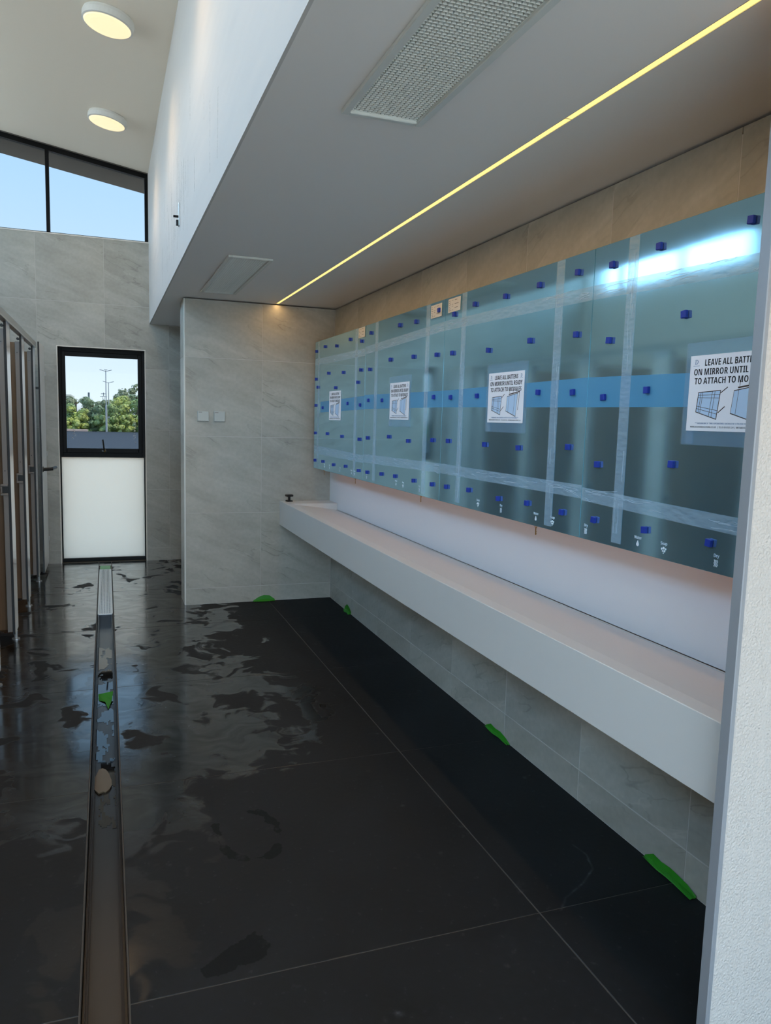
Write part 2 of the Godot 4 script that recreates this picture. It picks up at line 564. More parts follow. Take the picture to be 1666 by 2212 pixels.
func build_walls() -> void:
	var rows := tile_row_edges()
	# wall behind the trough
	var st := begin()
	add_span(st, Vector3(XW + 0.0008, 0, ZF - 0.3), Vector3(XW + 0.07, HC - 0.03, ZB + 0.3))
	add_span(st, Vector3(XW + 0.07, 0, ZF - 0.3), Vector3(XW + 0.25, HC + 0.3, ZB + 0.3))
	var wr := structure("wall_right", done(st), M.grout, "pale grey stone tiled wall behind the trough and mirrors")
	var z1 := -1.244
	var zs := [ZP + 0.0, -5.506, -4.898, -4.29, -3.682, -3.074, -2.466, -1.858, z1]
	for i in zs.size() - 1:
		for j in 5:
			var top: float = rows[j + 1] - 0.0014 if j < 4 else HC - 0.009
			tile(wr, Vector3(XW, rows[j] + 0.0014, zs[i] + 0.0014), Vector3(XW + 0.009, top, zs[i + 1] - 0.0014))
	# partition
	st = begin()
	add_span(st, Vector3(XP + 0.004, 0, ZP - 0.08), Vector3(XW + 0.003, HC - 0.03, ZP - 0.0008))
	add_span(st, Vector3(XP + 0.004, 0, ZP - 0.27), Vector3(XW + 0.07, HC - 0.0005, ZP - 0.08))
	var wp := structure("wall_partition", done(st), M.grout, "pale grey stone tiled partition closing off the trough bay")
	var xs := [XP + 0.012, 1.172, XW - 0.001]
	for i in 2:
		for j in 5:
			var top: float = rows[j + 1] - 0.0014 if j < 4 else HC - 0.009
			tile(wp, Vector3(xs[i] + 0.001, rows[j] + 0.0014, ZP - 0.009), Vector3(xs[i + 1] - 0.001, top, ZP))
	for j in 5:
		var top: float = rows[j + 1] - 0.0014 if j < 4 else HC - 0.009
		tile(wp, Vector3(XP, rows[j] + 0.0014, ZP - 0.27), Vector3(XP + 0.009, top, ZP - 0.011))
	var tr := structure("trim_1", span(Vector3(XP, 0.0, ZP - 0.010), Vector3(XP + 0.011, HC - 0.009, ZP + 0.001), 0.002), M.switch_white, "white corner trim on the free edge of the tiled partition")
	# far wall with its two openings; the upper one follows the sloping roof
	st = begin()
	holed(XL - 0.3, XW + 0.25, 0.0, 3.174, [[-0.436, 0.3835, 0.0, 2.133]], func(x0, x1, y0, y1): add_span(st, Vector3(x0, y0, ZF - 0.25), Vector3(x1, y1, ZF - 0.0008)))
	add_span(st, Vector3(XB, 3.174, ZF - 0.25), Vector3(XW + 0.25, 4.6, ZF - 0.0008))
	add_span(st, Vector3(XL - 0.3, 3.174, ZF - 0.25), Vector3(-1.90, 4.7, ZF - 0.0008))
	var wf := structure("wall_far", done(st), M.grout, "pale grey stone tiled end wall with a tall window")
	var cols := [-2.35, -1.813, -1.208, -0.603, 0.004, 0.609, 1.214, XW]
	var hole := PackedVector2Array([Vector2(-0.436, -1), Vector2(0.3835, -1), Vector2(0.3835, 2.133), Vector2(-0.436, 2.133)])
	for i in cols.size() - 1:
		for j in 6:
			var x0: float = cols[i] + 0.001
			var x1: float = cols[i + 1] - 0.001
			var y0: float = rows[j] + 0.0014
			var y1: float = rows[j + 1] - 0.001
			if j == 5: y1 = 3.174
			if i >= 5 and j > 4: continue
			if i >= 5 and j == 4: y1 = HC - 0.009
			var rect := PackedVector2Array([Vector2(x0, y0), Vector2(x1, y0), Vector2(x1, y1), Vector2(x0, y1)])
			for part in Geometry2D.clip_polygons(rect, hole):
				var s2 := begin()
				var mid := Vector3((x0 + x1) / 2, (y0 + y1) / 2, ZF)
				add_outline(s2, part, 0.0, -0.009, func(x, y, t): return Vector3(x, y, ZF + t) - mid)
				put("tile", done(s2), M["stone_%d" % rng.randi_range(0, 7)], wf, mid)
	# white reveals of the tall window
	st = begin()
	add_span(st, Vector3(-0.436, 0.0, ZF - 0.16), Vector3(-0.428, 2.133, ZF + 0.002))
	add_span(st, Vector3(0.3755, 0.0, ZF - 0.16), Vector3(0.3835, 2.133, ZF + 0.002))
	add_span(st, Vector3(-0.428, 2.125, ZF - 0.16), Vector3(0.3755, 2.133, ZF + 0.002))
	structure("trim_2", done(st), M.paint, "white lining of the tall window opening")
	# wall behind the cubicles; its two nearer window openings are added for daylight
	st = begin()
	holed(ZF - 0.3, ZB + 0.3, 0.0, 4.75, [[-8.05, -5.58, 3.05, 4.22], [-5.18, -2.71, 3.05, 4.22], [-2.31, 0.16, 3.05, 4.22]], func(z0, zz1, y0, y1): add_span(st, Vector3(XL - 0.25, y0, z0), Vector3(XL, y1, zz1)))
	structure("wall_left", done(st), M.paint, "wall behind the cubicles under a high window band")
	# unseen wall behind the viewer; entrance sized and high slot added for daylight
	st = begin()
	holed(XL - 0.25, XW + 0.25, 0.0, 4.75, [[-1.0, 1.6, 0.0, 2.36], [-1.9, 0.3, 3.174, 3.80]], func(x0, x1, y0, y1): add_span(st, Vector3(x0, y0, ZB), Vector3(x1, y1, ZB + 0.25)))
	structure("wall_back", done(st), M.paint, "unseen wall with the open entrance and a high slot added for daylight")
	# plastered nib at the near end of the trough
	structure("wall_front", span(Vector3(1.282, 0.0, -1.262), Vector3(XW + 0.01, HC + 0.05, -1.236), 0.003), M.rough_plaster, "rough white plastered wall end beside the trough")
	structure("trim_3", span(Vector3(1.270, 0.0, -1.2665), Vector3(1.2825, HC + 0.05, -1.2365), 0.002), M.bead, "grey metal bead on the edge of the plastered wall end")

func roof_y(x: float) -> float:
	return 3.835 + 0.164 * (XB - x)

func bulkhead_mesh() -> ArrayMesh:
	var st := begin()
	add_span(st, Vector3(XB, HC, ZF - 0.02), Vector3(XB + 0.010, 4.2, ZB + 0.25))
	add_span(st, Vector3(XB + 0.010, HC + 0.27, ZF - 0.02), Vector3(XB + 0.12, 4.2, ZB + 0.25))
	return done(st)

func build_ceilings() -> void:
	# low ceiling with openings for the grilles and the light strip
	var st := begin()
	var holes := [[0.676, 0.884, -2.225, -0.945], [0.676, 0.884, -5.730, -4.440], [1.273, 1.299, ZP - 0.004, 0.2]]
	holed(XB + 0.010, XW + 0.25, ZF - 0.02, ZB + 0.25, holes, func(x0, x1, z0, z1): add_span(st, Vector3(x0, HC, z0), Vector3(x1, HC + 0.10, z1)))
	add_span(st, Vector3(XB + 0.02, HC + 0.22, ZF - 0.02), Vector3(XW + 0.25, HC + 0.26, ZB + 0.25))
	structure("ceiling", done(st), M.soffit_paint, "low flat ceiling over the trough")
	# bulkhead between the low and the high ceiling
	structure("wall_bulkhead", bulkhead_mesh(), M.bulkhead_paint, "white painted bulkhead above the low ceiling")
	# high sloping ceiling
	st = begin()
	var xa := XL - 0.25
	var xb2 := XB + 0.12
	var o := PackedVector2Array([Vector2(xa, roof_y(xa)), Vector2(xb2, roof_y(xb2)), Vector2(xb2, roof_y(xb2) + 0.2), Vector2(xa, roof_y(xa) + 0.2)])
	add_outline(st, o, ZF - 0.03, ZB + 0.25, func(x, y, t): return Vector3(x, y, t))
	structure("ceiling_high", done(st), M.ceiling_paint, "high sloping white ceiling")
	# eave outside the end wall
	st = begin()
	var xe := XW + 0.6
	var xd := XL - 0.7
	o = PackedVector2Array([Vector2(xd, roof_y(xd)), Vector2(xe, roof_y(xe)), Vector2(xe, roof_y(xe) + 0.25), Vector2(xd, roof_y(xd) + 0.25)])
	add_outline(st, o, -8.90, ZF - 0.03, func(x, y, t): return Vector3(x, y, t))
	structure("trim_4", done(st), M.eave, "grey roof eave outside the high windows")
	# unseen canopy, added so direct sun stays out of the room
	structure("trim_5", span(Vector3(-2.4, 2.5, ZB + 0.25), Vector3(2.4, 2.65, ZB + 1.6)), M.eave, "unseen canopy added to keep sun out of the entrance")

func build_windows() -> void:
	# tall window: opening light above, frosted panel below
	var zc := ZF - 0.09
	var w := Node3D.new()
	w.name = "window_1"
	add_child(w)
	tag(w, "tall black framed window, clear above and frosted below", "", "", "structure")
	var xa := -0.428
	var xb := 0.3755
	var st := begin()
	add_span(st, Vector3(xa, 1.055, zc - 0.03), Vector3(xa + 0.03, 2.125, zc + 0.03), 0.002)
	add_span(st, Vector3(xb - 0.03, 1.055, zc - 0.03), Vector3(xb, 2.125, zc + 0.03), 0.002)
	add_span(st, Vector3(xa + 0.03, 2.085, zc - 0.03), Vector3(xb - 0.03, 2.125, zc + 0.03), 0.002)
	add_span(st, Vector3(xa + 0.03, 1.055, zc - 0.03), Vector3(xb - 0.03, 1.10, zc + 0.03), 0.002)
	put("window_frame", done(st), M.frame_black, w)
	st = begin()
	add_span(st, Vector3(xa + 0.03, 1.10, zc - 0.012), Vector3(xa + 0.065, 2.085, zc + 0.042), 0.003)
	add_span(st, Vector3(xb - 0.065, 1.10, zc - 0.012), Vector3(xb - 0.03, 2.085, zc + 0.042), 0.003)
	add_span(st, Vector3(xa + 0.065, 2.042, zc - 0.012), Vector3(xb - 0.065, 2.085, zc + 0.042), 0.003)
	add_span(st, Vector3(xa + 0.065, 1.10, zc - 0.012), Vector3(xb - 0.065, 1.145, zc + 0.042), 0.003)
	var sash := put("sash", done(st), M.frame_black, w)
	put("pane", span(Vector3(xa + 0.06, 1.14, zc), Vector3(xb - 0.06, 2.047, zc + 0.006)), M.sky_dimming_glass, w)
	st = begin()
	for i in 46:
		var main := i < 30
		var px := 0.275 + rng.randfn() * 0.008 if main else -0.30 + rng.randfn() * 0.008
		var py := rng.randf_range(1.20, 1.43) if main else rng.randf_range(1.24, 1.34)
		if i < 8: py = 1.40 + rng.randfn() * 0.012
		add_box(st, Vector3(px, py, zc + 0.0066), Vector3(rng.randf_range(0.002, 0.007), rng.randf_range(0.003, 0.009), 0.0006), 0.0, Basis(Vector3(0, 0, 1), rng.randf() * PI))
	put("sealant_specks", done(st), M.paint, w).set_meta("kind", "stuff")
	st = begin()
	add_box(st, Vector3(-0.02, 1.122, zc + 0.046), Vector3(0.05, 0.022, 0.014), 0.003)
	add_rod(st, Vector3(-0.018, 1.125, zc + 0.062), Vector3(-0.030, 1.235, zc + 0.066), 0.008, 8)
	put("stay_handle", done(st), M.black_plastic, sash)
	put("stay_pin", rod(Vector3(-0.012, 1.112, zc + 0.05), Vector3(-0.012, 1.132, zc + 0.06), 0.008, 8), M.brass, sash)
	st = begin()
	add_span(st, Vector3(xa, 0.0, zc - 0.03), Vector3(xb, 0.035, zc + 0.03), 0.002)
	add_span(st, Vector3(xa, 0.035, zc - 0.03), Vector3(xa + 0.012, 1.055, zc + 0.02), 0.001)
	add_span(st, Vector3(xb - 0.012, 0.035, zc - 0.03), Vector3(xb, 1.055, zc + 0.02), 0.001)
	put("lower_frame", done(st), M.frame_black, w)
	put("frosted_panel", span(Vector3(xa + 0.010, 0.033, zc - 0.005), Vector3(xb - 0.010, 1.057, zc + 0.003)), M.frosted, w)
	# window band under the roof in the end wall
	var zr := ZF - 0.10
	w = Node3D.new()
	w.name = "window_2"
	add_child(w)
	tag(w, "black framed window band under the roof in the end wall", "", "", "structure")
	var posts := [-1.90, -1.19, -0.485, 0.409]
	var sill := 3.174
	st = begin()
	add_span(st, Vector3(-1.92, sill - 0.004, zr - 0.03), Vector3(XB, sill + 0.022, zr + 0.03), 0.002)
	var top := PackedVector2Array([Vector2(-1.92, roof_y(-1.92) - 0.045), Vector2(XB, roof_y(XB) - 0.045), Vector2(XB, roof_y(XB) + 0.01), Vector2(-1.92, roof_y(-1.92) + 0.01)])
	add_outline(st, top, zr - 0.03, zr + 0.03, func(x, y, t): return Vector3(x, y, t))
	put("window_frame", done(st), M.frame_black, w)
	for x in posts:
		put("mullion", span(Vector3(x - 0.016, sill + 0.022, zr - 0.03), Vector3(x + 0.016, roof_y(x) - 0.04, zr + 0.035), 0.002), M.frame_black, w)
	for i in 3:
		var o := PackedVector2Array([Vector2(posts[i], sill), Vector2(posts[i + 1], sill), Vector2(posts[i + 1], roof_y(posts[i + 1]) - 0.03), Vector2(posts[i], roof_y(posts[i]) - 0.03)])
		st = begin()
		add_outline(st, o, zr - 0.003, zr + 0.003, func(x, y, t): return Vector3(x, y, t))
		put("pane", done(st), M.sky_dimming_glass, w)
	structure("trim_6", span(Vector3(-1.9, 3.166, ZF - 0.16), Vector3(XB, 3.176, ZF + 0.004), 0.001), M.paint, "thin pale sill under the high window band")
	# window bands above the cubicles; the two nearer ones are added for daylight
	var xr := XL - 0.12
	for n in 3:
		var zn := -5.58 + 2.87 * n
		w = Node3D.new()
		w.name = "window_%d" % (n + 3)
		add_child(w)
		tag(w, "one of three black framed window bands above the cubicles, nearer two added for daylight", "", "", "structure")
		st = begin()
		add_span(st, Vector3(xr - 0.03, 3.05, zn - 2.47), Vector3(xr + 0.03, 3.075, zn))
		add_span(st, Vector3(xr - 0.03, 4.17, zn - 2.47), Vector3(xr + 0.03, 4.22, zn))
		put("window_frame", done(st), M.frame_black, w)
		var zz := [zn - 2.45, zn - 2.02, zn - 1.02, zn - 0.02]
		for z in zz:
			put("mullion", span(Vector3(xr - 0.03, 3.075, z - 0.02), Vector3(xr + 0.03, 4.17, z + 0.02), 0.002), M.frame_black, w)
		for i in 3:
			put("pane", span(Vector3(xr - 0.003, 3.07, zz[i]), Vector3(xr + 0.003, 4.18, zz[i + 1])), M.glass, w)

# ---------------------------------------------------------------- lights
func build_lamps() -> void:
	var tilt := atan(0.164)
	var zl := [-6.95, -5.27, -3.59, -1.91, -0.23]
	for i in zl.size():
		var x := 0.055
		var words := "round white surface lamp on the sloping ceiling, next to the high window band" if i == 0 else ("round white surface lamp on the sloping ceiling, second from the high window band" if i == 1 else "round white surface lamp on the sloping ceiling, %s from the high window band" % ["third", "fourth", "fifth"][i - 2])
		var t := thing("ceiling_lamp", Vector3(x, roof_y(x) - 0.001, zl[i]), words, "lamp", "round lamps along the high ceiling")
		t.rotation.z = -tilt
		var st := begin()
		add_lathe(st, [Vector2(0, -0.055), Vector2(0.138, -0.055), Vector2(0.150, -0.050), Vector2(0.153, -0.02), Vector2(0.148, 0.0), Vector2(0, 0.0)], 40)
		put("lamp_body", done(st), M.lamp_rim, t)
		st = begin()
		add_lathe(st, [Vector2(0, -0.066), Vector2(0.10, -0.064), Vector2(0.132, -0.060), Vector2(0.141, -0.053), Vector2(0.0, -0.053)], 40)
		put("lamp_diffuser", done(st), M.lamp_glow, t)
		var l := SpotLight3D.new()
		l.name = "lamp_light"
		l.spot_angle = 76.0
		l.spot_angle_attenuation = 0.9
		l.light_size = 0.12
		l.light_color = LAMP_COLOR
		l.light_energy = LAMP_ENERGY
		l.spot_range = 20.0
		l.shadow_enabled = true
		t.add_child(l)
		l.position = Vector3(0, -0.19, 0)
		l.rotation.x = -PI / 2
	# strip in the low ceiling
	var s := thing("light_strip", Vector3(1.286, HC, -2.95), "long warm yellow light strip let into the low ceiling", "light strip")
	var half := 3.145
	var sh := begin()
	add_span(sh, Vector3(-0.0125, 0.000, -half), Vector3(-0.0110, 0.012, half))
	add_span(sh, Vector3(0.0110, 0.000, -half), Vector3(0.0125, 0.012, half))
	add_span(sh, Vector3(-0.0125, 0.010, -half), Vector3(0.0125, 0.014, half))
	put("strip_channel", done(sh), M.aluminium, s)
	put("strip_diffuser", span(Vector3(-0.011, 0.002, -half), Vector3(0.011, 0.009, half)), M.strip_glow, s)
	put("strip_joint", span(Vector3(-0.011, 0.0012, 0.909), Vector3(0.011, 0.003, 0.912)), M.aluminium, s)
	var l2 := AreaLight3D.new()
	l2.name = "strip_light"
	l2.area_size = Vector2(0.016, half * 2.0)
	l2.light_color = STRIP_COLOR
	l2.light_energy = STRIP_ENERGY
	l2.area_range = 20.0
	l2.shadow_enabled = true
	s.add_child(l2)
	l2.position = Vector3(0, -0.002, 0)
	l2.rotation.x = -PI / 2

const LAMP_COLOR := Color(1.0, 0.83, 0.62)
const LAMP_ENERGY := 0.62
const STRIP_COLOR := Color(1.0, 0.80, 0.54)
const STRIP_ENERGY := 1.15

# ---------------------------------------------------------------- grilles
func build_grilles() -> void:
	for g in [[-2.225, -0.945, "long white egg-crate air grille, running out over the plastered wall end"], [-5.73, -4.44, "white egg-crate air grille near the tiled partition"]]:
		var z0: float = g[0]
		var z1: float = g[1]
		var t := thing("air_grille", Vector3(0.78, HC, (z0 + z1) / 2), g[2], "air grille", "air grilles in the low ceiling")
		var hx := 0.104
		var hz := (z1 - z0) / 2
		var st := begin()
		for s in [-1, 1]:
			add_span(st, Vector3(s * hx, -0.012, -hz - 0.02), Vector3(s * (hx + 0.022), 0.0, hz + 0.02), 0.002)
			add_span(st, Vector3(-hx, -0.012, s * hz), Vector3(hx, 0.0, s * (hz + 0.02)), 0.002)
			add_span(st, Vector3(s * (hx - 0.002), -0.004, -hz), Vector3(s * hx, 0.03, hz))
			add_span(st, Vector3(-hx, -0.004, s * (hz - 0.002)), Vector3(hx, 0.03, s * hz))
		put("grille_frame", done(st), M.switch_white, t)
		st = begin()
		var nx := 16
		for i in range(1, nx):
			var x := -hx + 2 * hx * i / nx
			add_span(st, Vector3(x - 0.0006, -0.003, -hz), Vector3(x + 0.0006, 0.010, hz))
		var nz := int(round(2 * hz / 0.013))
		for i in range(1, nz):
			var z := -hz + 2 * hz * i / nz
			add_span(st, Vector3(-hx, -0.003, z - 0.0006), Vector3(hx, 0.010, z + 0.0006))
		var core := put("egg_crate_core", done(st), M.switch_white, t)
		core.set_meta("kind", "stuff")
		put("duct_plate", span(Vector3(-hx, 0.05, -hz), Vector3(hx, 0.055, hz)), M.switch_grey, t)

# ---------------------------------------------------------------- trough
func build_trough() -> void:
	var t := thing("wash_trough", Vector3(1.323, 0.0, -3.66), "long white wall-hung wash trough under the mirrors", "trough")
	var za := ZP + 0.003 + 3.66
	var zb := -1.262 + 3.66
	var y1 := 0.828
	var y0 := 0.6325
	var st := begin()
	# section: rim, sloping bed, slot, back; in (x, y)
	var sec := PackedVector2Array([Vector2(0, y0), Vector2(0, y1 - 0.002), Vector2(0.002, y1), Vector2(0.055, y1), Vector2(0.06, y1 - 0.006), Vector2(0.395, 0.779), Vector2(0.40, 0.76), Vector2(0.412, 0.76), Vector2(0.415, 0.774), Vector2(0.421, 0.774), Vector2(0.421, 0.70), Vector2(0.10, 0.70), Vector2(0.03, y0)])
	add_outline(st, sec, za + 0.23, zb, func(x, y, d): return Vector3(x, y, d))
	put("basin", done(st), M.solid_surface, t)
	st = begin()
	var endsec := PackedVector2Array([Vector2(0, y0), Vector2(0, y1 - 0.002), Vector2(0.002, y1), Vector2(0.421, y1), Vector2(0.421, 0.70), Vector2(0.10, 0.70), Vector2(0.03, y0)])
	add_outline(st, endsec, za, za + 0.23, func(x, y, d): return Vector3(x, y, d))
	put("end_ledge", done(st), M.solid_surface, t)
	put("slot_strip", span(Vector3(0.400, 0.7602, za + 0.24), Vector3(0.411, 0.7612, zb)), M.dark_steel, t)
	var s := thing("splashback_panel", Vector3(1.745, 0.776, -3.66), "smooth white splashback panel between trough and mirrors", "splashback")
	put("panel_sheet", span(Vector3(0, 0, za), Vector3(0.017, 0.338, zb), 0.001), M.splash, s)
	# small black I-shaped bracket on the corner
	var b := thing("plastic_bracket", Vector3(1.387, 0.828, -6.04), "small black I-shaped plastic bracket standing on the trough corner", "bracket", "", 0.25)
	put("foot_plate", span(Vector3(-0.024, 0, -0.022), Vector3(0.022, 0.010, 0.022), 0.002), M.black_plastic, b)
	put("stem", span(Vector3(-0.008, 0.010, -0.008), Vector3(0.008, 0.040, 0.008), 0.002), M.black_plastic, b)
	put("head_plate", span(Vector3(-0.029, 0.040, -0.02), Vector3(0.028, 0.056, 0.02), 0.003), M.black_plastic, b)

# ---------------------------------------------------------------- mirrors
const PADS := [
	[[-5.935, 2.025], [-5.687, 2.042], [-5.379, 2.023], [-5.051, 2.040], [-4.800, 2.007], [-5.935, 1.809], [-5.580, 1.839], [-5.199, 1.826], [-4.804, 1.823], [-5.88, 1.745], [-4.863, 1.746], [-5.387, 1.726], [-5.935, 1.604], [-5.720, 1.585], [-5.077, 1.610], [-4.799, 1.597], [-5.935, 1.387], [-5.588, 1.390], [-5.208, 1.380], [-4.805, 1.373], [-5.935, 1.170], [-5.701, 1.174], [-5.406, 1.167], [-5.105, 1.175], [-4.808, 1.166]],
	[[-4.613, 2.041], [-4.113, 2.036], [-3.871, 2.029], [-3.566, 2.052], [-4.623, 1.817], [-4.252, 1.854], [-3.892, 1.846], [-3.581, 1.835], [-4.630, 1.624], [-4.373, 1.620], [-3.598, 1.625], [-4.634, 1.387], [-4.244, 1.406], [-3.935, 1.392], [-3.597, 1.407], [-4.628, 1.168], [-4.358, 1.177], [-4.123, 1.182], [-3.836, 1.180], [-3.585, 1.182]],
	[[-3.387, 2.011], [-3.171, 2.030], [-2.888, 2.025], [-2.622, 2.030], [-2.368, 2.035], [-3.395, 1.830], [-3.022, 1.815], [-2.673, 1.826], [-2.358, 1.820], [-3.393, 1.620], [-3.111, 1.621], [-2.593, 1.624], [-2.359, 1.618], [-3.406, 1.410], [-3.021, 1.407], [-2.726, 1.405], [-2.370, 1.423], [-3.409, 1.185], [-3.160, 1.193], [-2.874, 1.183], [-2.637, 1.190], [-2.388, 1.184]],
	[[-2.171, 2.026], [-1.944, 2.040], [-1.594, 2.037], [-2.165, 1.783], [-1.816, 1.826], [-2.177, 1.597], [-1.959, 1.615], [-2.189, 1.372], [-1.826, 1.395], [-2.190, 1.182], [-1.926, 1.185], [-1.654, 1.188], [-1.30, 2.03], [-1.32, 1.82], [-1.31, 1.40], [-1.33, 1.19]],
]

func text_part(called: String, words: String, cap: float, width: float, m: Material, parent: Node, at: Vector3, serif := false, bold := false, size := 48) -> MeshInstance3D:
	var f := SystemFont.new()
	f.font_names = PackedStringArray(["Droid Serif" if serif else "Droid Sans"])
	if bold: f.font_weight = 700
	var tm := TextMesh.new()
	tm.font = f
	tm.text = words
	tm.font_size = size
	tm.pixel_size = cap / 0.714 / size
	tm.depth = 0.0003
	tm.curve_step = 2.0
	var o := put(called, tm, m, parent, at)
	if width > 0.0:
		var have := tm.get_aabb().size.x
		if have > 0.0: o.scale.x = width / have
	return o

func bar2(st: SurfaceTool, a: Vector2, b: Vector2, w: float, z := 0.0, d := 0.0003) -> void:
	var e := b - a
	var ang := e.angle()
	add_box(st, Vector3((a.x + b.x) / 2, (a.y + b.y) / 2, z), Vector3(e.length() + w * 0.6, w, d), 0.0, Basis(Vector3(0, 0, 1), ang))

# words and small pictures printed at the foot of a mirror; local frame: x along the wall, z out of the glass
func print_icon(parent: Node, what: String, at: Vector3) -> void:
	var g := Node3D.new()
	g.name = what.to_lower() + "_print"
	parent.add_child(g, true)
	g.position = at
	g.rotation.y = -PI / 2
	text_part("lettering", what, 0.0095, 0.0, M.print_white, g, Vector3(0, 0.008, 0))
	var st := begin()
	if what == "Water":
		var o := PackedVector2Array()
		for i in 16:
			var a := PI * 1.5 + TAU * i / 16
			var r := 0.0065
			var p := Vector2(cos(a) * r, sin(a) * r)
			if p.y > 0: p = Vector2(p.x * (1.0 - p.y / r * 0.75), p.y * 1.9)
			o.append(p)
		add_outline(st, o, 0.0, 0.0003, func(x, y, d): return Vector3(x, y - 0.013, d))
	elif what == "Soap":
		for c in [[0.0, -0.006, 0.0042], [-0.008, -0.009, 0.0034], [0.0085, -0.008, 0.0034], [-0.0035, -0.015, 0.0026], [0.0045, -0.015, 0.0036], [0.0, -0.021, 0.002]]:
			var o := PackedVector2Array()
			for i in 10: o.append(Vector2(c[0] + c[2] * cos(TAU * i / 10), c[1] + c[2] * sin(TAU * i / 10)))
			add_outline(st, o, 0.0, 0.0003, func(x, y, d): return Vector3(x, y, d))
	else:
		for i in 3:
			var x := -0.005 + 0.005 * i
			for k in 4:
				bar2(st, Vector2(x + (0.0012 if k % 2 else -0.0012), -0.004 - 0.0045 * k), Vector2(x + (-0.0012 if k % 2 else 0.0012), -0.0085 - 0.0045 * k), 0.0026)
	put("symbol", done(st), M.print_white, g)

